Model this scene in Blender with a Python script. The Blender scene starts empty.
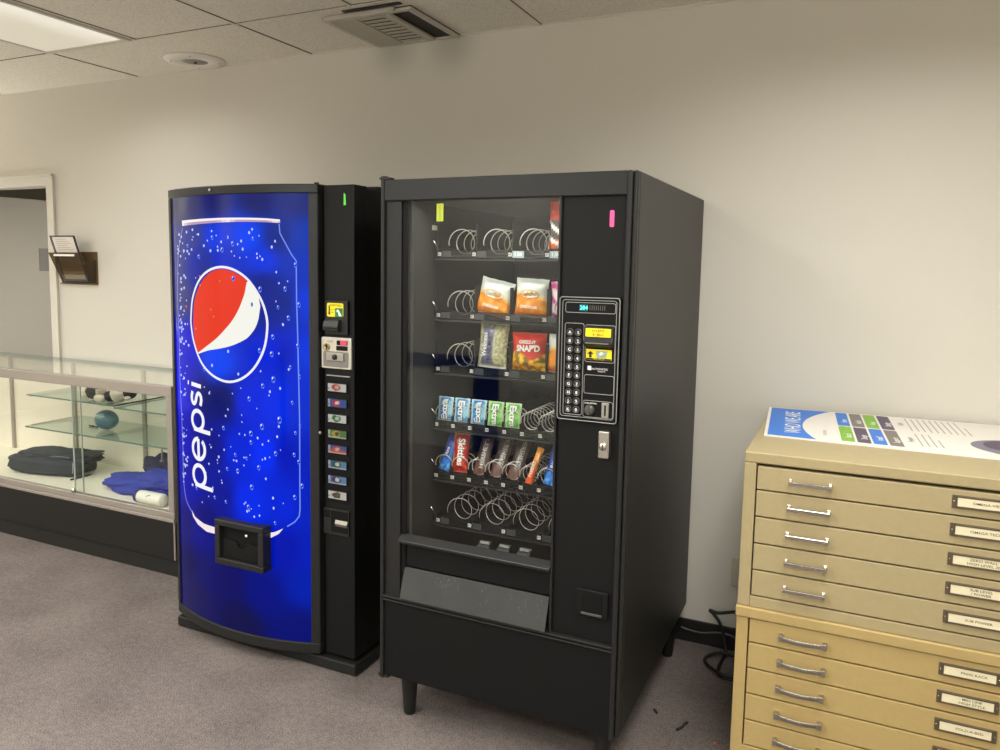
import bpy, bmesh, math, random
from mathutils import Vector, Matrix, noise
random.seed(7)
C = bpy.context.scene.collection
PI = math.pi

# ------------------------------------------------------------------ materials
def lin(c):
    return tuple(((v/255)/12.92 if v/255 <= .04045 else ((v/255+.055)/1.055)**2.4) for v in c[:3])
MATS = {}
def mat(name, col, rough=.5, metal=0., spec=.5, emit=0., emit_col=None, bump=None, noise_amt=0., noise_scale=40., attr=False, coat=0.):
    if name in MATS: return MATS[name]
    m = bpy.data.materials.new(name); m.use_nodes = True
    nt = m.node_tree; b = nt.nodes['Principled BSDF']
    b.inputs['Base Color'].default_value = (*lin(col), 1)
    b.inputs['Roughness'].default_value = rough
    b.inputs['Metallic'].default_value = metal
    b.inputs['Specular IOR Level'].default_value = spec
    b.inputs['Coat Weight'].default_value = coat
    if attr:
        a = nt.nodes.new('ShaderNodeAttribute'); a.attribute_name = 'Col'
        if not emit: nt.links.new(a.outputs['Color'], b.inputs['Base Color'])
        if emit:
            nt.links.new(a.outputs['Color'], b.inputs['Emission Color']); b.inputs['Emission Strength'].default_value = emit
    elif emit:
        b.inputs['Emission Color'].default_value = (*lin(emit_col or col), 1); b.inputs['Emission Strength'].default_value = emit
    if noise_amt or bump:
        tc = nt.nodes.new('ShaderNodeTexCoord')
        n = nt.nodes.new('ShaderNodeTexNoise'); n.inputs['Scale'].default_value = noise_scale; n.inputs['Detail'].default_value = 6
        nt.links.new(tc.outputs['Object'], n.inputs['Vector'])
        if noise_amt and not attr:
            r = nt.nodes.new('ShaderNodeValToRGB')
            l = lin(col)
            r.color_ramp.elements[0].position = .3; r.color_ramp.elements[1].position = .7
            r.color_ramp.elements[0].color = (*[v*(1-noise_amt) for v in l], 1)
            r.color_ramp.elements[1].color = (*[min(1, v*(1+noise_amt)) for v in l], 1)
            nt.links.new(n.outputs['Fac'], r.inputs['Fac']); nt.links.new(r.outputs['Color'], b.inputs['Base Color'])
        if bump:
            bp = nt.nodes.new('ShaderNodeBump'); bp.inputs['Strength'].default_value = bump; bp.inputs['Distance'].default_value = .01
            nt.links.new(n.outputs['Fac'], bp.inputs['Height']); nt.links.new(bp.outputs['Normal'], b.inputs['Normal'])
    MATS[name] = m
    return m
def glass_mat(name, tint, refl_rough=.02, ior=1.45, opacity=0., body=(0, 0, 0), scale=1.):
    """thin pane: see-through with a fresnel reflection"""
    m = bpy.data.materials.new(name); m.use_nodes = True; nt = m.node_tree; nt.nodes.clear()
    out = nt.nodes.new('ShaderNodeOutputMaterial'); mx = nt.nodes.new('ShaderNodeMixShader')
    tr = nt.nodes.new('ShaderNodeBsdfTransparent'); tr.inputs['Color'].default_value = (*tint, 1)
    gl = nt.nodes.new('ShaderNodeBsdfGlossy'); gl.inputs['Roughness'].default_value = refl_rough
    gl.inputs['Color'].default_value = (scale, scale, scale, 1)
    fr = nt.nodes.new('ShaderNodeFresnel'); ge = nt.nodes.new('ShaderNodeNewGeometry'); mi = nt.nodes.new('ShaderNodeMix')
    mi.inputs['A'].default_value = ior; mi.inputs['B'].default_value = 1/ior
    nt.links.new(ge.outputs['Backfacing'], mi.inputs['Factor']); nt.links.new(mi.outputs['Result'], fr.inputs['IOR'])
    base = tr
    if opacity:
        df = nt.nodes.new('ShaderNodeBsdfDiffuse'); df.inputs['Color'].default_value = (*lin(body), 1)
        m2 = nt.nodes.new('ShaderNodeMixShader'); m2.inputs['Fac'].default_value = opacity
        nt.links.new(tr.outputs[0], m2.inputs[1]); nt.links.new(df.outputs[0], m2.inputs[2]); base = m2
    nt.links.new(fr.outputs[0], mx.inputs['Fac']); nt.links.new(base.outputs[0], mx.inputs[1]); nt.links.new(gl.outputs[0], mx.inputs[2])
    nt.links.new(mx.outputs[0], out.inputs['Surface'])
    MATS[name] = m
    return m

BLACK = mat('black enamel', (29, 29, 28), .44, spec=.36, bump=.04, noise_scale=900)
BLACK2 = mat('black satin panel', (15, 15, 15), .5, spec=.22, bump=.04, noise_scale=900)
BLACK3 = mat('deep black', (9, 9, 9), .6, spec=.2)
TRAYM = mat('dark tray enamel', (32, 32, 31), .45)
LINER = mat('machine liner', (52, 52, 49), .5)
CHROME = mat('chrome', (215, 212, 205), .22, metal=1.)
HANDLE = mat('polished handle', (200, 197, 190), .1, metal=1.)
WIRE = mat('spiral wire', (214, 212, 204), .3, metal=.55)
STEEL = mat('brushed steel', (176, 172, 164), .38, metal=1.)
ALU = mat('aluminium frame', (164, 156, 146), .45, metal=.5)
SILVER = mat('silver line', (150, 150, 148), .4, metal=.3)
WHITE = mat('white print', (235, 233, 226), .5)
INK = mat('black ink', (18, 18, 18), .6)
YELLOW = mat('yellow label', (236, 214, 20), .5)
PRINT = mat('printed wrapper', (255, 255, 255), .33, attr=True, spec=.6)
PRINTM = mat('printed matt', (255, 255, 255), .6, attr=True)
BACKLIT = mat('backlit picture', (0, 0, 0), .12, attr=True, emit=.84, spec=.12)
LITBTN = mat('lit button picture', (0, 0, 0), .3, attr=True, emit=.5)
GLASS = glass_mat('machine glass', (.955, .965, .955), ior=1.5, scale=.5)
CASEGLASS = glass_mat('case glass', (.965, .975, .96), ior=1.3)
SHELFGLASS = glass_mat('shelf glass', (.86, .92, .88), ior=1.35, opacity=.16, body=(150, 172, 162))
EDGEGLASS = mat('green glass edge', (92, 118, 108), .2)
SMOKE = glass_mat('smoked plastic', (.80, .73, .62), ior=1.3, opacity=.2, body=(84, 72, 54))
CLEAR = glass_mat('clear plastic', (.8, .82, .8), ior=1.5, opacity=.12, body=(190, 190, 185))
TAN = mat('tan enamel', (161, 146, 109), .45, noise_amt=.03, noise_scale=60, spec=.4)
TAN2 = mat('yellow tan enamel', (170, 147, 96), .45, noise_amt=.03, noise_scale=60, spec=.4)
GAP = mat('dark gap', (44, 34, 20), .8)
CARD = mat('cream card', (220, 210, 176), .7)
BRONZE = mat('grey bronze', (96, 84, 68), .45, metal=.4)

# ------------------------------------------------------------------ mesh builder
class MB:
    def __init__(s, org=(0, 0, 0)):
        s.v = []; s.f = []; s.m = []; s.c = []; s.mats = []; s.o = Vector(org); s.smooth = set()
    def mi(s, m):
        if m not in s.mats: s.mats.append(m)
        return s.mats.index(m)
    def face(s, pts, m, cols=None, smooth=False):
        b = len(s.v); s.v += [Vector(p) for p in pts]
        s.c += [tuple(cols[i]) if isinstance(cols, list) else (cols or (255, 255, 255)) for i in range(len(pts))]
        s.f.append(tuple(range(b, b+len(pts)))); s.m.append(s.mi(m))
        if smooth: s.smooth.add(len(s.f)-1)
    def mesh(s, verts, faces, m, cols=None, smooth=True):
        b = len(s.v); s.v += [Vector(p) for p in verts]
        s.c += list(cols) if isinstance(cols, list) else [cols or (255, 255, 255)]*len(verts)
        k = s.mi(m)
        for f in faces:
            s.f.append(tuple(i+b for i in f)); s.m.append(k)
            if smooth: s.smooth.add(len(s.f)-1)
    def box(s, x0, x1, y0, y1, z0, z1, m, col=None):
        p = [(x, y, z) for x in (x0, x1) for y in (y0, y1) for z in (z0, z1)]
        s.mesh(p, [(0, 1, 3, 2), (4, 6, 7, 5), (0, 4, 5, 1), (2, 3, 7, 6), (0, 2, 6, 4), (1, 5, 7, 3)], m, col, False)
    def prism(s, poly, axis, a0, a1, m, col=None, smooth=False):
        """poly in the two other axes, extruded along axis"""
        def P(u, v, a): return {'x': (a, u, v), 'y': (u, a, v), 'z': (u, v, a)}[axis]
        n = len(poly)
        s.mesh([P(u, v, a0) for u, v in poly]+[P(u, v, a1) for u, v in poly],
               [tuple(range(n))[::-1], tuple(range(n, 2*n))]+[(i, (i+1) % n, n+(i+1) % n, n+i) for i in range(n)], m, col, smooth)
    def tube(s, path, r, m, n=8, closed=False, r2=None):
        P = [Vector(p) for p in path]; N = len(P); vs = []; fs = []
        up = Vector((.13, .27, .95)).normalized()
        for i, p in enumerate(P):
            if closed: t = P[(i+1) % N]-P[i-1]
            else: t = P[min(i+1, N-1)]-P[max(i-1, 0)]
            t.normalize(); a = t.cross(up)
            if a.length < 1e-3: a = t.cross(Vector((1, 0, 0)))
            a.normalize(); b = t.cross(a)
            rr = r if r2 is None else r+(r2-r)*i/(N-1)
            for k in range(n):
                q = 2*PI*k/n; vs.append(p+a*math.cos(q)*rr+b*math.sin(q)*rr)
        for i in range(N if closed else N-1):
            j = (i+1) % N
            for k in range(n): fs.append((i*n+k, i*n+(k+1) % n, j*n+(k+1) % n, j*n+k))
        if not closed: fs += [tuple(range(n))[::-1], tuple(range((N-1)*n, N*n))]
        s.mesh(vs, fs, m)
    def lathe(s, prof, axis_o, m, n=24, axis='z', col=None):
        """prof = [(r, h)], revolved about the axis through axis_o"""
        vs = []; fs = []; o = Vector(axis_o)
        for r, h in prof:
            for k in range(n):
                q = 2*PI*k/n; a, b = r*math.cos(q), r*math.sin(q)
                vs.append(o+Vector({'z': (a, b, h), 'y': (a, h, b), 'x': (h, a, b)}[axis]))
        for i in range(len(prof)-1):
            for k in range(n): fs.append((i*n+k, i*n+(k+1) % n, (i+1)*n+(k+1) % n, (i+1)*n+k))
        fs += [tuple(range(n))[::-1], tuple(range((len(prof)-1)*n, len(prof)*n))]
        s.mesh(vs, fs, m, col)
    def text(s, t, fn, size, m, col=None, bold=0., sx=1., lift=0.):
        """flat lettering; fn maps (u, v) on the lettering plane to the world; centred on (0,0)"""
        vs, fs = glyphs(t, bold)
        s.mesh([fn(x*size*sx, y*size) for x, y in vs], fs, m, col, False)
    def build(s, name, parent=None, bevel=0., seg=2, shade=False, solid=0.):
        me = bpy.data.meshes.new(name)
        org = s.o if parent is None else root_of(parent)
        me.from_pydata([v-org for v in s.v], [], s.f)
        for m in s.mats: me.materials.append(m)
        for i, p in enumerate(me.polygons):
            p.material_index = s.m[i]; p.use_smooth = shade or (i in s.smooth)
        ca = me.color_attributes.new('Col', 'FLOAT_COLOR', 'POINT')
        for i, c in enumerate(s.c): ca.data[i].color = (*lin(c), 1)
        bm = bmesh.new(); bm.from_mesh(me); bmesh.ops.recalc_face_normals(bm, faces=bm.faces); bm.to_mesh(me); bm.free()
        o = bpy.data.objects.new(name, me); C.objects.link(o)
        if parent is not None: o.parent = parent
        else: o.location = s.o
        if solid:
            md = o.modifiers.new('thick', 'SOLIDIFY'); md.thickness = solid; md.offset = 0
        if bevel:
            md = o.modifiers.new('bevel', 'BEVEL'); md.width = bevel; md.segments = seg; md.limit_method = 'ANGLE'; md.angle_limit = .6
        return o
def root_of(o):
    while o.parent: o = o.parent
    return Vector(o.location)
GL = {}
def glyphs(t, bold):
    k = (t, bold)
    if k in GL: return GL[k]
    cu = bpy.data.curves.new('lettering', 'FONT'); cu.body = t; cu.size = 1; cu.align_x = 'CENTER'; cu.align_y = 'CENTER'; cu.offset = bold; cu.resolution_u = 3
    ob = bpy.data.objects.new('lettering', cu); C.objects.link(ob)
    dg = bpy.context.evaluated_depsgraph_get(); ev = ob.evaluated_get(dg); me = ev.to_mesh()
    vs = [(v.co.x, v.co.y) for v in me.vertices]; fs = [tuple(p.vertices) for p in me.polygons]
    ev.to_mesh_clear(); bpy.data.objects.remove(ob); bpy.data.curves.remove(cu)
    GL[k] = (vs, fs); return GL[k]
def tag(o, label=None, cat=None, group=None, kind=None):
    if label: o['label'] = label
    if cat: o['category'] = cat
    if group: o['group'] = group
    if kind: o['kind'] = kind
    return o
def thing(name, label, cat, loc, group=None):
    o = bpy.data.objects.new(name, None); C.objects.link(o); o.location = loc; o.empty_display_size = .05
    return tag(o, label, cat, group)
def XZ(x, y, z, ang=0.):
    """lettering on a plane facing -y, centred at (x, y, z), turned by ang"""
    ca, sa = math.cos(ang), math.sin(ang)
    return lambda u, v: (x+u*ca-v*sa, y, z+u*sa+v*ca)
def rrect(x0, x1, z0, z1, r, y, n=5):
    out = []
    for cx, cz, a in ((x1-r, z1-r, 0), (x0+r, z1-r, PI/2), (x0+r, z0+r, PI), (x1-r, z0+r, 1.5*PI)):
        for i in range(n+1):
            q = a+PI/2*i/n; out.append((cx+r*math.cos(q), y, cz+r*math.sin(q)))
    return out
def rpoly(x0, x1, z0, z1, r, n=4): return [(p[0], p[2]) for p in rrect(x0, x1, z0, z1, r, 0, n)]
def struct(mb, name, **k): return tag(mb.build(name, **k), kind='structure')
def mixc(a, b, t): return tuple(a[i]+(b[i]-a[i])*t for i in range(3))

# ================================================================== SETTING
CEIL = 2.587
WALLP = mat('wall paint', (205, 200, 188), .75, bump=.03, noise_scale=180, noise_amt=.012)
def carpet():
    m = bpy.data.materials.new('grey carpet'); m.use_nodes = True; nt = m.node_tree; b = nt.nodes['Principled BSDF']
    b.inputs['Roughness'].default_value = .95; b.inputs['Specular IOR Level'].default_value = .1
    tc = nt.nodes.new('ShaderNodeTexCoord')
    n1 = nt.nodes.new('ShaderNodeTexNoise'); n1.inputs['Scale'].default_value = 230; n1.inputs['Detail'].default_value = 4
    n2 = nt.nodes.new('ShaderNodeTexNoise'); n2.inputs['Scale'].default_value = 3.2; n2.inputs['Detail'].default_value = 5
    n3 = nt.nodes.new('ShaderNodeTexNoise'); n3.inputs['Scale'].default_value = 45; n3.inputs['Detail'].default_value = 3
    for n in (n1, n2, n3): nt.links.new(tc.outputs['Object'], n.inputs['Vector'])
    r = nt.nodes.new('ShaderNodeValToRGB'); r.color_ramp.elements[0].position = .32; r.color_ramp.elements[1].position = .68
    r.color_ramp.elements[0].color = (*lin((78, 71, 68)), 1); r.color_ramp.elements[1].color = (*lin((128, 118, 113)), 1)
    ad = nt.nodes.new('ShaderNodeMath'); ad.operation = 'ADD'
    ml = nt.nodes.new('ShaderNodeMath'); ml.operation = 'MULTIPLY'; ml.inputs[1].default_value = .3
    a2 = nt.nodes.new('ShaderNodeMath'); a2.operation = 'MULTIPLY_ADD'; a2.inputs[1].default_value = .25; a2.inputs[2].default_value = -.425
    nt.links.new(n2.outputs['Fac'], ml.inputs[0]); nt.links.new(n3.outputs['Fac'], a2.inputs[0])
    nt.links.new(n1.outputs['Fac'], ad.inputs[0])
    ad2 = nt.nodes.new('ShaderNodeMath'); ad2.operation = 'ADD'; a2.inputs[2].default_value = -.275
    nt.links.new(ml.outputs[0], ad2.inputs[0]); nt.links.new(a2.outputs[0], ad2.inputs[1])
    nt.links.new(ad2.outputs[0], ad.inputs[1]); nt.links.new(ad.outputs[0], r.inputs['Fac'])
    nt.links.new(r.outputs['Color'], b.inputs['Base Color'])
    bp = nt.nodes.new('ShaderNodeBump'); bp.inputs['Strength'].default_value = .5; bp.inputs['Distance'].default_value = .006
    nt.links.new(n1.outputs['Fac'], bp.inputs['Height']); nt.links.new(bp.outputs['Normal'], b.inputs['Normal'])
    return m
def ceilmat():
    m = bpy.data.materials.new('acoustic tile'); m.use_nodes = True; nt = m.node_tree; b = nt.nodes['Principled BSDF']
    b.inputs['Roughness'].default_value = .9
    tc = nt.nodes.new('ShaderNodeTexCoord'); n = nt.nodes.new('ShaderNodeTexNoise'); n.inputs['Scale'].default_value = 130; n.inputs['Detail'].default_value = 3
    nt.links.new(tc.outputs['Object'], n.inputs['Vector'])
    r = nt.nodes.new('ShaderNodeValToRGB'); r.color_ramp.elements[0].position = .33; r.color_ramp.elements[1].position = .52
    r.color_ramp.elements[0].color = (*lin((206, 199, 184)), 1); r.color_ramp.elements[1].color = (*lin((230, 224, 210)), 1)
    nt.links.new(n.outputs['Fac'], r.inputs['Fac']); nt.links.new(r.outputs['Color'], b.inputs['Base Color'])
    bp = nt.nodes.new('ShaderNodeBump'); bp.inputs['Strength'].default_value = .4; bp.inputs['Distance'].default_value = .004
    nt.links.new(n.outputs['Fac'], bp.inputs['Height']); nt.links.new(bp.outputs['Normal'], b.inputs['Normal'])
    return m
def sooty():
    m = WALLP.copy(); m.name = 'wall paint with soot'; nt = m.node_tree; p = nt.nodes['Principled BSDF']
    src = p.inputs['Base Color'].links[0].from_socket
    geo = nt.nodes.new('ShaderNodeNewGeometry')
    for c in ((-.62, 0, 2.56), (-.31, 0, 2.55)):      # dust blown onto the wall under the vent
        d = nt.nodes.new('ShaderNodeVectorMath'); d.operation = 'DISTANCE'; d.inputs[1].default_value = c
        nt.links.new(geo.outputs['Position'], d.inputs[0])
        mr = nt.nodes.new('ShaderNodeMapRange'); mr.interpolation_type = 'SMOOTHSTEP'
        mr.inputs['From Min'].default_value = 0; mr.inputs['From Max'].default_value = .17; mr.inputs['To Min'].default_value = .74; mr.inputs['To Max'].default_value = 1
        nt.links.new(d.outputs['Value'], mr.inputs['Value'])
        mx = nt.nodes.new('ShaderNodeVectorMath'); mx.operation = 'SCALE'
        nt.links.new(src, mx.inputs[0]); nt.links.new(mr.outputs[0], mx.inputs['Scale']); src = mx.outputs[0]
    nt.links.new(src, p.inputs['Base Color']); return m
XL, XR, YF = -6.2, 3.6, -4.7
DX0, DX1, DZ = -4.02, -3.108, 2.01
b = MB(); b.box(XL, XR, YF, 3., -.1, 0, carpet()); struct(b, 'floor')
b = MB(); b.box(XL, XR, YF, 3., CEIL, CEIL+.1, ceilmat()); struct(b, 'ceiling')
b = MB(); b.box(DX1, XR, 0, .12, 0, CEIL, WALLP); b.box(XL, DX0, 0, .12, 0, CEIL, WALLP); b.box(DX0, DX1, 0, .12, DZ, CEIL, WALLP); wb = struct(b, 'wall_back')
wb.data.materials[0] = sooty()
b = MB(); b.box(XL-.1, XL, YF, 3., 0, CEIL, WALLP); struct(b, 'wall_left')
b = MB(); b.box(XR, XR+.1, YF, 3., 0, CEIL, WALLP); struct(b, 'wall_right')
b = MB(); b.box(XL, XR, YF-.1, YF, 0, CEIL, mat('rear wall paint', (214, 210, 200), .75)); struct(b, 'wall_front')
b = MB(); b.box(XL, XR, 2.9, 3., 0, CEIL, WALLP); struct(b, 'wall_far')
NAVY = mat('navy stand in', (26, 54, 132), .4)
b = MB(); b.box(-3.1, -1.2, YF, YF+.02, .69, .80, NAVY); b.box(-1.42, -1.2, YF, YF+.02, .0, .69, NAVY); struct(b, 'added_reflection_shape')  # unseen band and post, added only for their reflection in the glass
BASEB = mat('black rubber base', (20, 19, 18), .5)
b = MB(); b.box(DX1+.07, XR, -.012, 0, 0, .096, BASEB); struct(b, 'baseboard_back', bevel=.003)
# door frame and leaf
FR = mat('door frame paint', (206, 201, 188), .5)
b = MB()
for x0, x1 in ((DX1-.004, DX1+.062), (DX0-.062, DX0+.004)):
    b.box(x0, x1, -.014, 0, 0, DZ+.062, FR)
b.box(DX1+.05, DX1+.066, -.02, -.012, 0, DZ+.066, FR); b.box(DX0-.066, DX1+.066, -.02, -.012, DZ+.05, DZ+.066, FR)
b.box(DX0, DX1, -.014, 0, DZ-.004, DZ+.062, FR)
b.box(DX0-.06, DX1+.06, .12, .134, DZ, DZ+.06, FR)
struct(b, 'trim_2', bevel=.003)
LEAF = mat('door leaf paint', (198, 192, 178), .5)
d1 = MB((-4.0, .13, 0)); d1.box(-4.04, -3.995, .135, 1.03, .01, 1.985, LEAF); d1 = struct(d1, 'door_1', bevel=.003)
b = MB(); b.box(-3.995, -3.991, .545, .70, 1.47, 1.635, mat('plain grey', (150, 147, 138), .4)); b.build('door_rectangle', d1)  # thin grey rectangle set on the leaf
b = MB(); b.lathe([(.012, 0), (.012, .05), (.028, .055), (.03, .085), (.018, .1)], (-3.995, .97, 1.0), STEEL, axis='x'); b.build('door_handle', d1)
# ceiling grid
GRID = mat('grid bar', (222, 215, 200), .6); GRIDD = mat('grid shadow line', (120, 112, 102), .8)  # the darker colour paints shadow lines along the bars
b = MB()
G0, GS = -2.303, 1.2088
def gridline(x0, x1, y0, y1, along):
    b.box(x0, x1, y0, y1, CEIL-.004, CEIL+.001, GRID)
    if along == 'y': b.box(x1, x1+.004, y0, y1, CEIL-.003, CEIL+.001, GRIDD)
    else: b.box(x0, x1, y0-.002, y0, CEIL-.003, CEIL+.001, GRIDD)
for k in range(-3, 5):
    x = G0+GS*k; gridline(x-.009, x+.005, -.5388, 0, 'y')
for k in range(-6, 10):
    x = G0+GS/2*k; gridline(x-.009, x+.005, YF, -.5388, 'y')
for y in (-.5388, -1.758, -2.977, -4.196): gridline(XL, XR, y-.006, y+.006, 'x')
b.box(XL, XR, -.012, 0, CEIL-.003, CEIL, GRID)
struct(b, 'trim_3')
# outlet plate
t = thing('outlet_plate', 'pale wall plate low on the wall, half hidden behind the tan flat file', 'wall plate', (1.045, 0, .335))
b = MB(); b.box(1.003, 1.085, -.010, 0, .275, .395, mat('ivory plate', (188, 182, 162), .4)); b.build('plate', t, bevel=.003)
for z in (.315, .355):
    b = MB(); b.prism(rpoly(1.03, 1.06, z-.014, z+.014, .006), 'y', -.0125, -.008, mat('ivory plate', (205, 199, 180))); b.build('socket', t)

# ceiling light, speaker, vent
t = thing('ceiling_light', 'white rectangular fluorescent troffer light in the ceiling, top left', 'ceiling light', (-2.003, -1.15, CEIL))
lx0, lx1, ly0, ly1 = -2.292, -1.712, -1.745, -.556
b = MB()
for q in ((lx0, lx1, ly1-.03, ly1), (lx0, lx1, ly0, ly0+.03), (lx0, lx0+.022, ly0+.0305, ly1-.0305), (lx1-.022, lx1, ly0+.0305, ly1-.0305)):
    b.box(*q, CEIL-.012, CEIL-.001, mat('white troffer frame', (205, 200, 188), .4))
b.build('light_frame', t, bevel=.003)
def diffuser():
    m = bpy.data.materials.new('prismatic diffuser'); m.use_nodes = True; nt = m.node_tree; p = nt.nodes['Principled BSDF']
    p.inputs['Base Color'].default_value = (*lin((225, 220, 205)), 1); p.inputs['Roughness'].default_value = .4
    tc = nt.nodes.new('ShaderNodeTexCoord'); sp = nt.nodes.new('ShaderNodeSeparateXYZ'); nt.links.new(tc.outputs['Object'], sp.inputs[0])
    r = nt.nodes.new('ShaderNodeValToRGB'); mr = nt.nodes.new('ShaderNodeMapRange')
    mr.inputs['From Min'].default_value = -.29; mr.inputs['From Max'].default_value = .29
    nt.links.new(sp.outputs['X'], mr.inputs['Value']); nt.links.new(mr.outputs[0], r.inputs['Fac'])
    r.color_ramp.elements[0].color = (*lin((176, 172, 158)), 1); r.color_ramp.elements[1].color = (*lin((255, 252, 242)), 1)
    e = r.color_ramp.elements.new(.6); e.color = (*lin((188, 184, 170)), 1)
    nt.links.new(r.outputs['Color'], p.inputs['Emission Color']); p.inputs['Emission Strength'].default_value = .5
    return m
b = MB(); b.box(lx0+.02, lx1-.02, ly0+.028, ly1-.028, CEIL-.008, CEIL-.002, diffuser()); b.build('diffuser', t)

t = thing('ceiling_speaker', 'round white flush ceiling speaker with a grey perforated centre', 'speaker', (-1.725, -.148, CEIL))
b = MB(); b.lathe([(.062, -.004), (.07, -.012), (.118, -.012), (.150, -.006), (.155, 0), (.06, 0)], (-1.725, -.148, CEIL-.001), mat('speaker ring', (226, 221, 212), .45), n=40); b.build('speaker_ring', t)
def perf():
    m = bpy.data.materials.new('perforated metal'); m.use_nodes = True; nt = m.node_tree; p = nt.nodes['Principled BSDF']
    v = nt.nodes.new('ShaderNodeTexVoronoi'); v.inputs['Scale'].default_value = 170; v.inputs['Randomness'].default_value = 0.1
    tc = nt.nodes.new('ShaderNodeTexCoord'); nt.links.new(tc.outputs['Object'], v.inputs['Vector'])
    r = nt.nodes.new('ShaderNodeValToRGB'); r.color_ramp.elements[0].position = .3; r.color_ramp.elements[1].position = .4
    r.color_ramp.elements[0].color = (*lin((50, 48, 46)), 1); r.color_ramp.elements[1].color = (*lin((165, 160, 152)), 1)
    nt.links.new(v.outputs['Distance'], r.inputs['Fac']); nt.links.new(r.outputs['Color'], p.inputs['Base Color']); return m
b = MB(); b.lathe([(.066, 0), (.064, -.008), (.03, -.011), (.0, -.012)], (-1.725, -.148, CEIL-.001), perf(), n=32); b.build('grille', t)
b = MB(); b.lathe([(.009, 0), (.009, -.006)], (-1.722, -.148, CEIL-.011), INK, n=10); b.build('speaker_hub', t)
for q in (.6, 2.2, 3.75, 5.3):
    b = MB(); b.lathe([(.005, 0), (.004, -.004)], (-1.725+.12*math.cos(q), -.148+.12*math.sin(q), CEIL-.011), STEEL, n=8); b.build('screw', t)

t = thing('ceiling_vent', 'square grey louvred air vent hanging slightly loose at the wall', 'air vent', (-.47, -.22, CEIL))
VG = mat('dusty vent metal', (190, 184, 172), .5, metal=.2); VD = mat('vent dark', (38, 36, 34), .7)
vx0, vx1, vy0, vy1 = -.70, -.265, -.45, -.012
b = MB(); b.box(vx0, vx1, vy0, vy1, CEIL-.004, CEIL-.001, VD); b.build('vent_backing', t)
b = MB(); zt = CEIL-.014
for q in ((vx0, vx1, vy0, vy0+.03), (vx0, vx1, vy1-.02, vy1), (vx0, vx0+.028, vy0+.0305, vy1-.0205), (vx1-.028, vx1, vy0+.0305, vy1-.0205)):
    b.box(*q, zt, CEIL-.004, VG)
for x in (vx0+.145, vx0+.285): b.box(x-.006, x+.006, vy0+.031, vy1-.021, zt-.002, CEIL-.006, VG)
b.box(vx0+.295, vx0+.32, vy0+.031, vy1-.021, zt-.004, CEIL-.006, VG)
b.build('vent_frame', t, bevel=.003)
b = MB()
for i in range(10):      # fine slats running to the wall in the left bay
    x = vx0+.031+i*.0107
    b.face([(x, vy0+.032, zt+.001), (x+.0085, vy0+.032, zt+.003), (x+.0085, vy1-.022, zt+.003), (x, vy1-.022, zt+.001)], VG)
for i in range(9):       # broader slats across the middle bay
    y = vy0+.035+i*.0425
    b.face([(vx0+.154, y, zt+.001), (vx0+.276, y, zt+.001), (vx0+.276, y+.038, zt+.005), (vx0+.154, y+.038, zt+.005)], VG)
b.build('louvres', t, solid=.0015)
b = MB(); b.box(vx0+.02, vx1-.07, vy0-.022, vy0-.006, zt-.008, CEIL-.004, VG); b.box(vx0+.14, vx1-.02, vy0-.055, vy0-.03, CEIL-.006, CEIL-.001, VD); b.build('vent_flange', t, bevel=.002)

# ================================================================== DRINK MACHINE
def yd(x):
    o = x+.772; return -.8785-.04*o-(math.sqrt(.93**2-o*o)-.8335)
PX = (-.70, -.5, 0)
pm = thing('drink_vending_machine', 'tall black drink vending machine with a glowing blue soda can picture front', 'vending machine', PX)
PL, PR = -1.15, -.237
b = MB(); b.box(PL, PR, -.80, -.04, .055, 1.835, BLACK2); b.box(PL+.02, PR-.02, -.70, -.06, 1.835, 1.852, BLACK2); b.build('cabinet', pm, bevel=.006)
b = MB(); b.box(-1.14, -.225, -.90, -.04, 0.004, .048, BLACK); b.build('base_plinth', pm, bevel=.006)
b = MB(); b.box(-.372, PR, -.885, -.80, .062, 1.842, BLACK2); b.build('service_panel', pm, bevel=.004)
def curved(bm, x0, x1, z0, z1, off, back, m, n=40, colfn=None, tilt=None):
    vs = []; cs = []
    for i in range(n+1):
        x = x0+(x1-x0)*i/n; y = yd(x)+off
        yb = back if back is not None else y+.004
        for yy, zz in ((y, z0), (y, z1), (yb, z1), (yb, z0)): vs.append((x, yy, zz))
    fs = []
    for i in range(n):
        a, c = i*4, i*4+4
        fs += [(a, c, c+1, a+1), (a+1, c+1, c+2, a+2), (a+2, c+2, c+3, a+3), (a+3, c+3, c, a)]
    fs += [(0, 1, 2, 3), (n*4+3, n*4+2, n*4+1, n*4)]
    bm.mesh(vs, fs, m, None, False)
b = MB()
curved(b, PL, -.380, 1.812, 1.846, -.004, -.80, BLACK); curved(b, PL, -.380, .062, .104, -.004, -.80, BLACK)
curved(b, PL, PL+.027, .104, 1.812, -.004, -.80, BLACK, 3); curved(b, -.414, -.380, .104, 1.812, -.004, -.80, BLACK, 4)
curved(b, PL+.027, -.414, .104, 1.812, .02, -.80, BLACK3)
door = b.build('door_frame', pm, bevel=.004)
b = MB()
for x, z in ((-.83, 1.83), (-.375, .93)):
    b = MB(); b.lathe([(.007, 0), (.006, -.006), (.003, -.008)], (x, yd(x)-.003, z), STEEL, n=10, axis='y'); b.build('screw', pm)
for x, y in ((-.39, -.90), (-1.11, -.87)):
    b = MB(); b.lathe([(.009, 0), (.009, .005)], (x, y, 1.846), BLACK, n=12); b.build('hinge_pin', pm)
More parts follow.
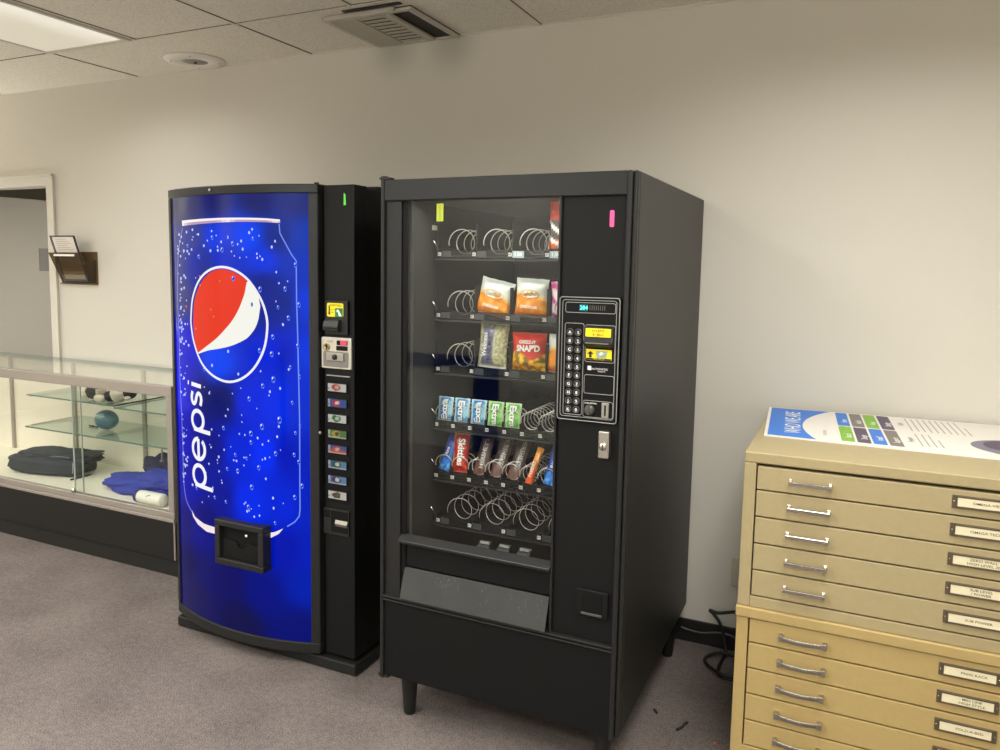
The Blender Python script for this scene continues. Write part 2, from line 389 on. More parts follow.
# backlit can picture, with a pale reflection painted into its top left
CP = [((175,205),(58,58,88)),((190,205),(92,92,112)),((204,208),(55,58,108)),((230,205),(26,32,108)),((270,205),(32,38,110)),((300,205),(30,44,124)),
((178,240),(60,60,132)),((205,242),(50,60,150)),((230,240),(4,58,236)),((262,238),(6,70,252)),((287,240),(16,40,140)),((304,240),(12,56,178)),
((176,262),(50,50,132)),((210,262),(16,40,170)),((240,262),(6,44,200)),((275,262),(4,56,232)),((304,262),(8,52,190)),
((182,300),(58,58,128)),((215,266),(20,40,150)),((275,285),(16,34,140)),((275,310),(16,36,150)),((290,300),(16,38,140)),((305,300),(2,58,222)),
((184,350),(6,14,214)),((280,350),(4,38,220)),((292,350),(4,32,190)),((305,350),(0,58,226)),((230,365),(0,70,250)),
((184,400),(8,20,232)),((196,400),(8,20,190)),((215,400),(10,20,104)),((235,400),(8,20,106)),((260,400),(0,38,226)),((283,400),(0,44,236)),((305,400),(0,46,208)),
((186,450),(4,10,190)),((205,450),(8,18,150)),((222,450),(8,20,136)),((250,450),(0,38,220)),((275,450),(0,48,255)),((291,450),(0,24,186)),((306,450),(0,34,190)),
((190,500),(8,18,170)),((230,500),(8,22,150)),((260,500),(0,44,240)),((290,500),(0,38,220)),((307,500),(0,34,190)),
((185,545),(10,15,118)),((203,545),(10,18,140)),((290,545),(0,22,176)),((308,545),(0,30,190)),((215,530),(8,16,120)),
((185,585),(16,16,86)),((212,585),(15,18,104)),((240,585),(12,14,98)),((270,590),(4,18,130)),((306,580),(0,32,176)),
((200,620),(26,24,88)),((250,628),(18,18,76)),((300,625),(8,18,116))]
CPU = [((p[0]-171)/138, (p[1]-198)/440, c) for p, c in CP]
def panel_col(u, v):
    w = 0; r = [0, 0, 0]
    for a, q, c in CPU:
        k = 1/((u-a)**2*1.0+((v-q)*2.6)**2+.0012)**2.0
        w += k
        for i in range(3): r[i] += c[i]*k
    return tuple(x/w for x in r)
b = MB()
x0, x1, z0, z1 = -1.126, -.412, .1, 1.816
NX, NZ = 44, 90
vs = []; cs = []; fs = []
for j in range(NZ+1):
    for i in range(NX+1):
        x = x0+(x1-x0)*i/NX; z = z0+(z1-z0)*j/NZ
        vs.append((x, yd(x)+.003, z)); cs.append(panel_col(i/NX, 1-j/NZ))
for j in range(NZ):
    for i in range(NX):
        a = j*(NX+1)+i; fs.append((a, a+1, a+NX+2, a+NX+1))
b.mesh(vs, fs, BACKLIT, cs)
def densify(poly, d=.02):
    out = []
    for i in range(len(poly)-1):
        p, q = poly[i], poly[(i+1) % len(poly)]
        n = max(1, int(math.hypot(q[0]-p[0], q[1]-p[1])/d))
        out += [(p[0]+(q[0]-p[0])*k/n, p[1]+(q[1]-p[1])*k/n) for k in range(n)]
    return out
def smoothpath(p, n=6, closed=False):
    N = len(p); out = []
    R = range(N if closed else N-1)
    for i in R:
        g = (lambda k: p[k % N]) if closed else (lambda k: p[min(max(k, 0), N-1)])
        a, q, c, d = g(i-1), g(i), g(i+1), g(i+2)
        for k in range(n):
            t = k/n
            out.append(tuple(.5*((2*q[m])+(-a[m]+c[m])*t+(2*a[m]-5*q[m]+4*c[m]-d[m])*t*t+(-a[m]+3*q[m]-3*c[m]+d[m])*t**3) for m in range(len(q))))
    if not closed: out.append(tuple(p[-1]))
    return out
def strip(path, w, col, lift, closed=False, wfn=None):
    N = len(path); L = []; R_ = []
    for i, p in enumerate(path):
        if closed: q, a = path[(i+1) % N], path[i-1]
        else: q, a = path[min(i+1, N-1)], path[max(i-1, 0)]
        dx, dz = q[0]-a[0], q[1]-a[1]; l = math.hypot(dx, dz) or 1
        ww = (wfn(i/(N-1)) if wfn else w)/2
        L.append((p[0]-dz/l*ww, p[1]+dx/l*ww)); R_.append((p[0]+dz/l*ww, p[1]-dx/l*ww))
    for i in range(N if closed else N-1):
        j = (i+1) % N
        b.face([(x, yd(x)+lift, z) for x, z in (L[i], L[j], R_[j], R_[i])], BACKLIT, col)
def fillpoly(poly, col, lift):
    """fill on the curved face by slicing into thin vertical bands"""
    xs = sorted(p[0] for p in poly); n = 40; X0, X1 = xs[0], xs[-1]
    def cross(x):
        out = []
        for i in range(len(poly)):
            p, q = poly[i], poly[(i+1) % len(poly)]
            if (p[0] <= x) != (q[0] <= x): out.append(p[1]+(q[1]-p[1])*(x-p[0])/(q[0]-p[0]))
        return sorted(out)
    for i in range(n):
        xa = X0+(X1-X0)*(i+1e-4)/n; xb = X0+(X1-X0)*(i+1-1e-4)/n; ca, cb = cross(xa), cross(xb); cm = cross((xa+xb)/2)
        if len(ca) != len(cb):
            ca = cb = cm
        for k in range(0, len(ca)-1, 2):
            b.face([(xa, yd(xa)+lift, ca[k]), (xb, yd(xb)+lift, cb[k]), (xb, yd(xb)+lift, cb[k+1]), (xa, yd(xa)+lift, ca[k+1])], BACKLIT, col)
RING = [(-0.9743,1.3516),(-0.9608,1.4157),(-0.9207,1.4797),(-0.8629,1.5216),(-0.7893,1.5399),(-0.7185,1.5297),(-0.6541,1.4935),(-0.6029,1.4276),(-0.5787,1.3649),(-0.5754,1.3089),(-0.5912,1.233),(-0.6334,1.1626),(-0.6939,1.1165),(-0.7659,1.1005),(-0.8461,1.1197),(-0.9126,1.1652),(-0.9575,1.2372),(-0.9762,1.3077)]
RED = [(-0.9599,1.3524),(-0.9469,1.4123),(-0.9079,1.4723),(-0.8543,1.5141),(-0.7895,1.5323),(-0.7236,1.5221),(-0.6587,1.4896),(-0.6709,1.4444),(-0.6977,1.3871),(-0.7276,1.3442),(-0.7638,1.3082),(-0.8217,1.2624),(-0.8913,1.2224),(-0.9415,1.2006),(-0.9539,1.2375),(-0.962,1.3007)]
WHT = [(-0.6587,1.4896),(-0.6281,1.4642),(-0.6113,1.4386),(-0.6033,1.4052),(-0.6055,1.3715),(-0.6218,1.3221),(-0.649,1.287),(-0.6767,1.2668),(-0.7349,1.2426),(-0.7978,1.2271),(-0.8669,1.2144),(-0.9382,1.1949),(-0.8913,1.2224),(-0.8217,1.2624),(-0.7638,1.3082),(-0.7276,1.3442),(-0.6977,1.3871),(-0.6709,1.4444)]
fillpoly(smoothpath(RED, 4, True), (238, 58, 34), .0015)
fillpoly(smoothpath(WHT, 4, True), (250, 250, 240), .001)
strip(smoothpath(RING, 5, True), .0095, (245, 246, 255), .0005, True)
RU = [(-1.03,1.7200),(-0.8742,1.7238),(-0.7336,1.7251),(-0.5982,1.7225),(-0.5197,1.7173)]
RL = [(-1.0278,1.6987),(-0.8748,1.7048),(-0.7339,1.7088),(-0.5985,1.7079),(-0.5184,1.7043)]
ru, rl = smoothpath(RU, 6), smoothpath(RL, 6)
for i in range(len(ru)-1):
    t0 = i/(len(ru)-1); c = mixc((252, 238, 240), (190, 160, 190), max(0, min(1, 1.6*abs(math.sin(t0*7)))))
    mid = [((ru[k][0]+rl[k][0])/2, (ru[k][1]+rl[k][1])/2) for k in (i, i+1)]
    for A, Bq, cc in ((ru, mid, (255, 246, 244)), (mid, rl, c)):
        a1, a2 = (A[i], A[i+1]) if A is ru else (A[0], A[1])
        b1_, b2_ = (Bq[0], Bq[1]) if Bq is mid else (Bq[i], Bq[i+1])
        b.face([(p[0], yd(p[0])+.001, p[1]) for p in (a1, a2, b2_, b1_)], BACKLIT, cc)
RT = [(-0.5223,1.7007),(-0.5203,1.668),(-0.5001,1.6318),(-0.478,1.5919),(-0.4598,1.5667),(-0.4596,1.4237),(-0.4566,1.2756),(-0.4546,1.1259),(-0.4526,0.9746),(-0.4537,0.756),(-0.4541,0.6287),(-0.4573,0.6027),(-0.4743,0.5796),(-0.5041,0.5592),(-0.5201,0.5484)]
LF = [(-1.0249,1.6908),(-1.0685,1.5802),(-1.0824,1.4024),(-1.0786,1.2394),(-1.0795,1.0577),(-1.0692,0.8228),(-1.0702,0.6687),(-1.0505,0.5777),(-0.9977,0.5333)]
strip(densify(RT, .03), .0045, (120, 150, 255), .001); strip(smoothpath(LF, 5), .0045, (140, 150, 250), .001)
RIMR = [(-0.5912,0.5231),(-0.5529,0.5333),(-0.5201,0.55),(-0.5386,0.5269),(-0.5756,0.5055),(-0.5915,0.5013)]
RIML = [(-1.006,0.544),(-0.9798,0.5207),(-0.9184,0.5067),(-0.8487,0.5062),(-0.8063,0.508),(-0.8071,0.4792),(-0.8453,0.4798),(-0.9003,0.4771),(-0.9601,0.4938),(-0.9976,0.5189)]
fillpoly(RIMR, (252, 238, 240), .001); fillpoly(RIML, (252, 236, 240), .001)
# lettering drawn as round strokes: s runs up the can, d runs to the right (down of the letters)
def letter(strokes, s0, x_top, sc, sk=.035):
    for path in strokes:
        pts = [(x_top+(1-q)*sc*1.0+(-.1*0), s0+p*sc) for p, q in path]
        strip(pts, .0165, (250, 250, 255), .001)
def arc(cx, cy, r, a0, a1, n=18, ry=None):
    return [(cx+r*math.cos(math.radians(a0+(a1-a0)*i/n)), cy+(ry or r)*math.sin(math.radians(a0+(a1-a0)*i/n))) for i in range(n+1)]
# x-height band: px 194..205 -> x -.985..-.905 ; letter units: 1 = x-height
SC = .074
P_ = [arc(.56, .5, .5, 0, 360, 24), [(.08, .85), (.05, .4), (.0, -.55)]]
E_ = [[(.06, .5), (1.06, .52)], arc(.56, .5, .5, 2, 325, 24)]
S_ = [[(.85, .9), (.5, 1.0), (.2, .92), (.12, .72), (.3, .56), (.6, .46), (.78, .28), (.68, .08), (.4, .0), (.05, .1)]]
I_ = [[(.14, 1.0), (.1, .5), (.06, 0)], [(.17, 1.3), (.18, 1.42)]]
xt = -.985
for st, s0, k in ((P_, .655, 1.12), (E_, .764, 1.12), (P_, .884, 1.04), (S_, .985, .9), (I_, 1.062, .9)):
    letter([smoothpath(q, 3) for q in st], s0, xt, SC*k)
# droplets printed on the can
def drop(x, z, r, a=1.0):
    n = 10
    def el(k, rr, ra, dx=0, dz=0): return [(x+dx+rr*math.cos(2*PI*i/n), yd(x)+k, z+dz+rr*ra*math.sin(2*PI*i/n)) for i in range(n)]
    if r > .0055:
        b.face(el(.0012, r, 1.35*a), BACKLIT, (96, 132, 255)); b.face(el(.0009, r*.72, 1.3*a, r*.1, -r*.1), BACKLIT, (14, 40, 190)); b.face(el(.0006, r*.34, 1.2, -r*.35, r*.55), BACKLIT, (235, 240, 255))
        b.face(el(.0006, r*.22, 1.2, r*.3, -r*.75), BACKLIT, (150, 180, 255))
    else: b.face(el(.001, r, 1.25*a), BACKLIT, (190, 205, 255))
def can_xz(px, pz): return (-1.0795+(px-180)/(297.5-180)*(.625)-0.012*math.sin((px-180)/117*PI), 1.72-(pz-219)/(530-219)*1.19)
for px, pz, r in ((271,287,.009),(289,286,.008),(291,314,.008),(280,333,.008),(284,304,.006),(279,350,.009),(270,347,.008),(264,302,.008),(249,277,.008),(239,249,.008),(229,237,.007),(249,243,.008),(213,256,.007),(266,238,.006),(273,258,.005),(280,246,.005),(298,301,.008),(297,341,.008),(280,375,.010),(272,382,.008),(261,396,.008),(284,415,.011),(271,423,.010),(262,431,.009),(262,440,.007),(237,429,.007),(281,449,.008),(294,449,.007),(268,465,.008),(250,471,.007),(262,486,.009),(240,471,.006),(248,455,.006),(258,457,.006),(259,507,.008),(238,506,.006),(226,504,.006),(294,492,.008),(280,520,.006),(297,456,.007),(298,420,.006),(298,371,.007),(299,480,.008),(293,397,.006),(295,427,.006),(217,371,.006),(226,366,.005),(243,350,.005),(252,372,.005),(198,245,.006),(192,250,.005),(186,279,.005),(183,325,.006),(296,263,.008),(283,270,.004),(292,362,.006),(197,498,.005),(203,500,.006)):
    x, z = can_xz(px, pz); drop(x, z, r)
rn = random.Random(3)
for k in range(250):
    if k < 105: px = 181+abs(rn.gauss(0, 7)); pz = rn.uniform(232, 500)
    elif k < 140: px = rn.uniform(188, 285); pz = rn.uniform(228, 258)
    else: px = rn.uniform(208, 296); pz = rn.uniform(270, 522)
    x, z = can_xz(px, pz)
    if math.hypot((x+.775), (z-1.32)) < .23 or (px < 213 and 378 < pz < 500 and px > 190): continue
    drop(x, z, rn.uniform(.0022, .005))
for px, pz in ((214,276),(214,285),(236,280),(194,308),(229,316),(226,309),(207,330)): 
    x, z = can_xz(px, pz); b.face([(x+.004*math.cos(i), yd(x)+.0008, z+.005*math.sin(i)) for i in (0, 1, 2, 3, 4, 5)], BACKLIT, (255, 120, 70))
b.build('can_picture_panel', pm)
# delivery opening
b = MB(); sx0, sx1, sz0, sz1 = -.815, -.572, .378, .558
def fr_y(x): return -.998-.02*(x+.7)
for q in ((sx0, sx1, sz1-.024, sz1), (sx0, sx1, sz0, sz0+.026), (sx0, sx0+.024, sz0+.026, sz1-.024), (sx1-.026, sx1, sz0+.026, sz1-.024)):
    b.box(q[0], q[1], -1.006, -.94, q[2], q[3], BLACK)
chute = b.build('delivery_port_frame', pm, bevel=.004)
b = MB(); b.box(sx0+.01, sx1-.01, -.984, -.978, sz0+.01, sz1-.01, BLACK3); b.build('port_recess', chute)
b = MB(); n = 16; pts = [(sx0+.026, sz0+.03), (sx1-.028, sz0+.03), (sx1-.028, sz0+.098)]
for i in range(n+1):
    t = i/n; x = sx1-.09-(sx1-sx0-.17)*t*.75; pts.append((x, sz0+.1-.028*math.sin(PI*t)**.6))
pts.append((sx0+.026, sz0+.104)); b.prism(pts, 'y', -.991, -.986, BLACK2); b.build('port_flap', chute)
b = MB(); b.lathe([(.006, 0), (.005, -.003)], (-.668, -.988, .508), WHITE, n=10, axis='y'); b.build('port_stud', chute)
# service column fittings
CY = -.885
b = MB(); b.prism([(-.281, 1.812), (-.274, 1.806), (-.272, 1.77), (-.282, 1.768)], 'y', CY-.001, CY, mat('green sticker', (96, 210, 70), .5, emit=.12)); tag(b.build('sticker', pm), 'green sticker')
b = MB(); b.box(-.358, -.258, CY-.012, CY, 1.300, 1.425, BLACK); b.prism([(CY-.012, 1.308), (CY-.034, 1.318), (CY-.034, 1.333), (CY-.028, 1.352), (CY-.012, 1.358)], 'x', -.354, -.288, mat('acceptor mouth', (46, 46, 45), .35)); acc = b.build('bill_acceptor', pm, bevel=.003)
b = MB(); y = CY-.0135; b.prism(rpoly(-0.3480, -0.2760, 1.366, 1.416, .006), 'y', y, CY-.011, YELLOW)
GR = mat('label green', (40, 120, 60), .5)
b.prism([(-0.3120, 1.366), (-0.2780, 1.366), (-0.2780, 1.398), (-0.3120, 1.398)], 'y', y-.0006, y, GR)
b.text('INSERT BILL', XZ(-0.3090, y-.001, 1.4075), .010, INK); b.text('FACE UP', XZ(-0.3250, y-.001, 1.392), .006, INK); b.text('$1  $5', XZ(-0.3250, y-.001, 1.382), .006, INK)
b.prism([(-0.3400, 1.406), (-0.3350, 1.406), (-0.3350, 1.38), (-0.3320, 1.38), (-0.3375, 1.371), (-0.3430, 1.38), (-0.3400, 1.38)], 'y', y-.001, y-.0004, INK)
b.prism([(-0.2940, 1.369), (-0.2820, 1.369), (-.296, 1.392), (-0.3000, 1.394), (-0.3060, 1.386), (-0.2980, 1.382)], 'y', y-.0012, y-.0007, WHITE)
b.build('bill_label', acc)
b = MB(); b.box(-.350, -.292, CY-.0355, CY-.033, 1.3225, 1.3275, BLACK3); b.build('bill_slot', acc)
b = MB(); b.prism(rpoly(-.376, -.242, 1.174, 1.290, .006), 'y', CY-.012, CY, mat('coin plate', (202, 196, 182), .35, metal=.5)); coin = b.build('coin_panel', pm, bevel=.003)
y = CY-.0125
b = MB(); b.prism(rpoly(-.366, -.255, 1.181, 1.238, .005), 'y', y-.001, CY-.011, mat('plain grey dark', (122, 120, 114), .45, metal=.3)); b.build('lower_plate', coin)
b = MB(); b.prism(rpoly(-.350, -.272, 1.203, 1.234, .003), 'y', y-.006, y, STEEL); b.build('lock_plate', coin, bevel=.002)
b = MB(); b.lathe([(.010, 0), (.010, -.004), (.006, -.006)], (-.311, y-.006, 1.218), mat('lock core', (50, 46, 40), .4, metal=.6), n=16, axis='y'); b.build('lock', coin)
b = MB(); b.prism(rpoly(-.305, -.258, 1.263, 1.280, .003), 'y', y-.002, y, BLACK3); b.prism(rpoly(-.288, -.261, 1.265, 1.279, .003), 'y', y-.003, y-.001, mat('red display', (232, 50, 80), .4, emit=.7)); tag(b.build('price_display', coin), 'glowing red display')
b = MB(); b.prism(rpoly(-.307, -.258, 1.243, 1.260, .003), 'y', y-.002, y, BLACK3); b.build('reader_window', coin)
b = MB(); b.lathe([(.014, 0), (.014, -.003), (.010, -.004), (.008, -.002)], (-.351, y, 1.254), mat('brass ring', (170, 150, 100), .35, metal=.8), n=20, axis='y'); b.box(-.3525, -.3495, y-.0045, y-.003, 1.245, 1.263, BLACK3); b.build('coin_slot', coin)
b = MB(); b.text('COINS', XZ(-.335, y-.0008, 1.274), .009, INK); b.build('coin_lettering', coin)
b = MB(); b.box(-.36, -.256, CY-.0025, CY, 1.1445, 1.1485, SILVER); b.build('trim_line', pm)
b = MB(); b.prism(rpoly(-.368, -.256, .665, 1.135, .004), 'y', CY-.002, CY, BLACK3); b.build('button_backing', pm)
W, Bl = (226, 224, 214), (38, 74, 160)
BT = [((226, 222, 214), (196, 70, 50), (226, 180, 160)), ((44, 86, 168), (200, 50, 50), (232, 232, 240)), ((222, 224, 214), (50, 120, 60), (190, 216, 180)), ((96, 130, 70), (190, 170, 70), (60, 90, 40)),
      ((60, 92, 170), (206, 84, 60), (230, 190, 180)), ((60, 110, 160), (30, 96, 84), (226, 216, 190)), ((80, 110, 180), (90, 50, 52), (216, 220, 230)), ((226, 222, 206), (104, 66, 48), (90, 100, 70))]
def blob(u, v, cx, cy, rx, ry): return ((u-cx)/rx)**2+((v-cy)/ry)**2
for k in range(8):
    zc = 1.1035-.0583*k; bx0, bx1 = -.352, -.265
    b = MB(); b.prism(rpoly(bx0, bx1, zc-.0165, zc+.0165, .005), 'y', CY-.008, CY, BLACK)
    nx, nz = 22, 10; vs = []; cs = []; fs = []
    for j in range(nz+1):
        for i in range(nx+1):
            u, v = i/nx, j/nz; base, m1, m2 = BT[k]; c = base
            n_ = noise.noise((u*5+k*3.1, v*3, k))
            if k == 4 and v < .45+.2*n_: c = (206, 92, 70)
            if k in (5, 6) and u > .62: c = mixc(base, (130, 180, 190), .5)
            if blob(u, v, .45, .52, .25, .42) < 1+.5*n_: c = m1
            if blob(u, v, .5, .55, .12, .25) < 1+.4*n_: c = m2
            if u < .1 or (v < .14 and k > 2): c = mixc(c, (225, 225, 220), .7)
            if .03 < u < .07 and .2 < v < .5: c = (60, 60, 60)
            vs.append((bx0+.003+(bx1-bx0-.006)*u, CY-.0086, zc-.0145+.029*v)); cs.append(c)
    for j in range(nz):
        for i in range(nx): a = j*(nx+1)+i; fs.append((a, a+1, a+nx+2, a+nx+1))
    b.mesh(vs, fs, LITBTN, cs, False)
    bt = b.build('selection_button', pm)
    bt['label'] = ['white button with red art', 'blue button with red and white art', 'white button with green art', 'green button with yellow art', 'blue and orange button', 'teal blue button', 'light blue button with dark art', 'white button with brown art'][k]
b = MB(); b.box(-.374, -.258, CY-.006, CY, .540, .640, BLACK); b.box(-.340, -.262, CY-.007, CY-.005, .552, .634, BLACK3); b.box(-.370, -.344, CY-.007, CY-.005, .604, .634, BLACK3)
chg = b.build('change_return', pm, bevel=.002)
b = MB(); b.prism([(CY-.0075, .575), (CY-.012, .586), (CY-.0075, .60)], 'x', -.318, -.264, STEEL); b.build('change_flap', chg)
for y in (-.60, -.66):
    b = MB(); b.lathe([(.007, 0), (.006, .004)], (PR, y, 1.80), BLACK, n=10, axis='x'); b.build('screw', pm)

# ================================================================== SNACK MACHINE
S = -1.079; SW = .834; ST = 1.829; SB = .16; BK = -.035
sm = thing('snack_vending_machine', 'black glass-front snack vending machine standing on short tapered legs', 'vending machine', (.417, -.55, 0))
b = MB()
IX0, IX1, IY1 = .103, .655, -.22
b.box(0.002, IX0-.012, -1.05, BK, SB+.012, ST, BLACK); b.box(IX1+.012, SW, -1.05, BK, SB+.012, ST, BLACK)
b.box(0.01, SW-.01, IY1+.012, BK, SB+.02, ST-.01, BLACK); b.box(0.01, SW-.005, -1.05, BK, ST-.055, ST-.001, BLACK); b.box(.01, SW-.01, -1.045, BK, SB+.014, .44, BLACK)
b.build('cabinet', sm, bevel=.004)
b = MB()
b.box(IX0-.014, IX0, -1.045, IY1, .44, 1.775, LINER); b.box(IX1, IX1+.014, -1.045, IY1, .44, 1.775, LINER); b.box(IX0, IX1, IY1, IY1+.014, .44, 1.775, LINER); b.box(IX0, IX1, -1.045, IY1, 1.762, 1.776, LINER)
b.build('liner', sm)
# door: header, posts, right panel, lower panel
b = MB()
b.box(.012, .806, S, -1.052, 1.762, ST, BLACK)                    # header
b.box(.012, .072, S+.010, -1.052, .44, 1.765, BLACK)               # left stile
b.box(.072, .090, S+.016, -1.052, .44, 1.765, BLACK3)
b.box(.606, .614, S+.002, -1.052, .44, 1.765, BLACK)               # stile between glass and panel
b.box(.612, .806, S+.012, -1.052, .44, 1.765, BLACK2)              # right panel
b.box(.012, .806, S+.006, -1.052, SB, .436, BLACK2)                # lower panel
b.box(.09, .606, S+.02, -1.052, .556, .648, BLACK2)                # panel above the flap
dr = b.build('door', sm, bevel=.003)
b = MB(); b.box(.0, .014, S-.003, -1.05, SB-.004, ST+.002, BLACK); b.box(.804, .820, S-.004, -1.05, SB-.006, ST, BLACK); b.box(.8205, .834, S+.003, -1.05, SB+.01, ST, BLACK)
b.build('door_edge_trim', dr, bevel=.005)
b = MB(); b.box(.012, .806, S-.005, S+.012, .430, .437, BLACK); b.box(.012, .806, S-.006, S+.012, .441, .449, BLACK); b.build('cross_rail', dr, bevel=.002)
b = MB(); b.prism([(S-.006, .640), (S-.008, .650), (S+.022, .668), (S+.022, .64)], 'x', .072, .606, mat('sill metal', (40, 40, 39), .4, metal=.2)); b.build('glass_sill', dr, bevel=.002)
b = MB(); b.box(.088, .608, S+.018, S+.024, .655, 1.764, GLASS); b.build('glass', dr)
for z, hz in ((ST, .012), (SB-.012, .016)):
    b = MB(); b.lathe([(.013, 0), (.013, hz)], (.004, -1.062, z), BLACK, n=14); b.box(-.008, .03, -1.075, -1.045, z+.002 if z > 1 else z+.004, z+.008 if z > 1 else z+.014, BLACK); b.build('hinge', dr)
# delivery flap
b = MB(); b.prism([(S+.018, .553), (S+.022, .553), (S-.012, .455), (S-.016, .455)], 'x', .086, .600, mat('scuffed flap', (37, 37, 36), .5, noise_amt=.25, noise_scale=14)); rn = random.Random(5)
def flap_pt(u, v): return (.343+u, S+.0165-.034*(.508-v+.0-.453-.0)/.098*0+(S*0)-(.553-v)*.3469-.0008, v)
for k in range(46):
    x = rn.choice([rn.uniform(-.13, -.05), rn.uniform(.02, .24)]); z = rn.uniform(.475, .538) if x > 0 else rn.uniform(.51, .545); a = rn.uniform(.4, 2.6); L_ = rn.uniform(.004, .014)
    p = [(x, z), (x+L_*math.cos(a), z+L_*math.sin(a))]
    q = [flap_pt(*p[0]), flap_pt(*p[1])]; b.face([q[0], (q[0][0]+.0012, q[0][1], q[0][2]), (q[1][0]+.0012, q[1][1], q[1][2]), q[1]], mat('scratch', (92, 92, 88), .6))
b.build('delivery_flap', dr)
# control panel
y0 = S+.012
b = MB(); b.prism(rpoly(.618, .798, 1.115, 1.475, .008), 'y', S-.006, y0, BLACK3); cp = b.build('control_panel', sm, bevel=.002)
b = MB(); yl = S-.0065
def rl_(x0, x1, z0, z1, r=.006, w=.0011):
    b = MB(); b.tube(rrect(x0, x1, z0, z1, r, yl), w, SILVER, 6, True); b.build('panel_outline', cp)
rl_(.619, .797, 1.116, 1.474, .008, .0015); rl_(.628, .788, 1.126, 1.466, .008)
rl_(.637, .785, 1.430, 1.459); rl_(.637, .694, 1.132, 1.399); rl_(.699, .786, 1.290, 1.396); rl_(.699, .787, 1.198, 1.252); rl_(.698, .786, 1.129, 1.177)
pass
b = MB(); b.prism(rpoly(.663, .762, 1.434, 1.456, .002), 'y', S-.0072, S-.005, mat('display window', (58, 54, 46), .3))
LED = mat('cyan led', (90, 230, 230), .4, emit=1.1)
b = MB(); b.box(.679, .704, S-.0078, S-.0074, 1.435, 1.454, mat('display glow', (16, 76, 82), .4, emit=.5))
b.text('284', XZ(.692, S-.0085, 1.4445), .016, LED, bold=.01)
for i in range(8): b.box(.709+i*.0062, .7115+i*.0062, S-.008, S-.0074, 1.438, 1.452, mat('unlit digit', (84, 80, 70), .5))
b.build('display', cp)
KEY = mat('key black', (26, 26, 26), .35); KR = mat('key ring', (104, 103, 100), .35, metal=.5)
keys = ['A', '1', 'B', '2', 'C', '3', 'D', '4', 'E', '5', 'F', '6', 'G', '7', 'H', '8', 'J', '9', 'K', '0']
for k in range(20):
    cx = .653+.0245*(k % 2); cz = 1.3735-.0251*(k//2)
    b = MB(); b.lathe([(.0102, 0), (.0102, -.003), (.0094, -.0042), (.0088, -.0036), (.0, -.0036)], (cx, S-.006, cz), KR if False else KEY, n=18, axis='y')
    b.tube([(cx+.0096*math.cos(2*PI*i/18), S-.0095, cz+.0096*math.sin(2*PI*i/18)) for i in range(18)], .0009, KR, 5, True)
    b.text(keys[k], XZ(cx, S-.0102, cz-.0008), .0125, WHITE, bold=.02)
    b.build('key', cp)
b = MB(); b.prism([(S-.006, 1.394), (S-.02, 1.388), (S-.022, 1.363), (S-.03, 1.350), (S-.03, 1.342), (S-.006, 1.330)], 'x', .700, .784, BLACK); b.build('bill_acceptor', cp, bevel=.002)
b = MB(); b.prism(rpoly(.704, .778, 1.364, 1.388, .002), 'y', S-.0232, S-.018, YELLOW); b.text('ACCEPTS', XZ(.741, S-.0238, 1.3805), .009, INK); b.text('$1 BILLS', XZ(.741, S-.0238, 1.3705), .009, INK); b.build('yellow_label', cp)
b = MB(); b.box(.706, .774, S-.031, S-.029, 1.3445, 1.348, mat('bill slot grey', (112, 108, 98), .4)); b.build('bill_slot', cp)
b = MB(); b.prism(rpoly(.703, .778, 1.296, 1.327, .002), 'y', S-.0085, S-.005, YELLOW)
b.prism([(.716, 1.322), (.726, 1.313), (.7195, 1.313), (.7195, 1.303), (.7125, 1.303), (.7125, 1.313), (.706, 1.313)], 'y', S-.0092, S-.0084, INK)
b.prism([(.735, 1.303), (.762, 1.303), (.766, 1.323), (.731, 1.323)], 'y', S-.0092, S-.0084, mat('bill art', (150, 176, 150), .5)); b.lathe([(.007, 0), (.007, -.0005)], (.749, S-.0093, 1.314), WHITE, n=12, axis='y')
b.box(.704, .777, S-.0092, S-.0084, 1.2965, 1.3015, INK); b.text('THIS SIDE UP', XZ(.741, S-.0096, 1.299), .006, YELLOW); b.build('bill_direction_label', cp)
b = MB(); b.prism(rpoly(.708, .719, 1.266, 1.278, .002), 'y', S-.0068, S-.005, WHITE); b.text('AUTOMATIC', XZ(.744, S-.007, 1.270), .0085, WHITE); b.text('PRODUCTS', XZ(.75, S-.007, 1.2635), .0045, WHITE); b.build('maker_emblem', cp)
b = MB(); b.lathe([(.016, 0), (.015, -.008), (.012, -.012), (.009, -.014)], (.718, S-.006, 1.150), mat('knob grey', (72, 70, 66), .4), n=20, axis='y'); b.box(.7155, .7205, S-.024, S-.018, 1.138, 1.162, mat('knob grey', (72, 70, 66))); b.build('coin_return_knob', cp)
b = MB(); b.text('COIN RETURN', XZ(.720, S-.007, 1.1695), .0055, WHITE, bold=.02); b.build('return_lettering', cp)
b = MB(); b.box(.754, .775, S-.010, S-.005, 1.131, 1.174, STEEL); b.box(.762, .767, S-.0108, S-.009, 1.137, 1.168, BLACK3); b.build('coin_slot', cp, bevel=.0015)
b = MB(); b.box(.776, .784, S-.008, S-.005, 1.132, 1.172, BLACK3); b.build('slot_shield', cp)
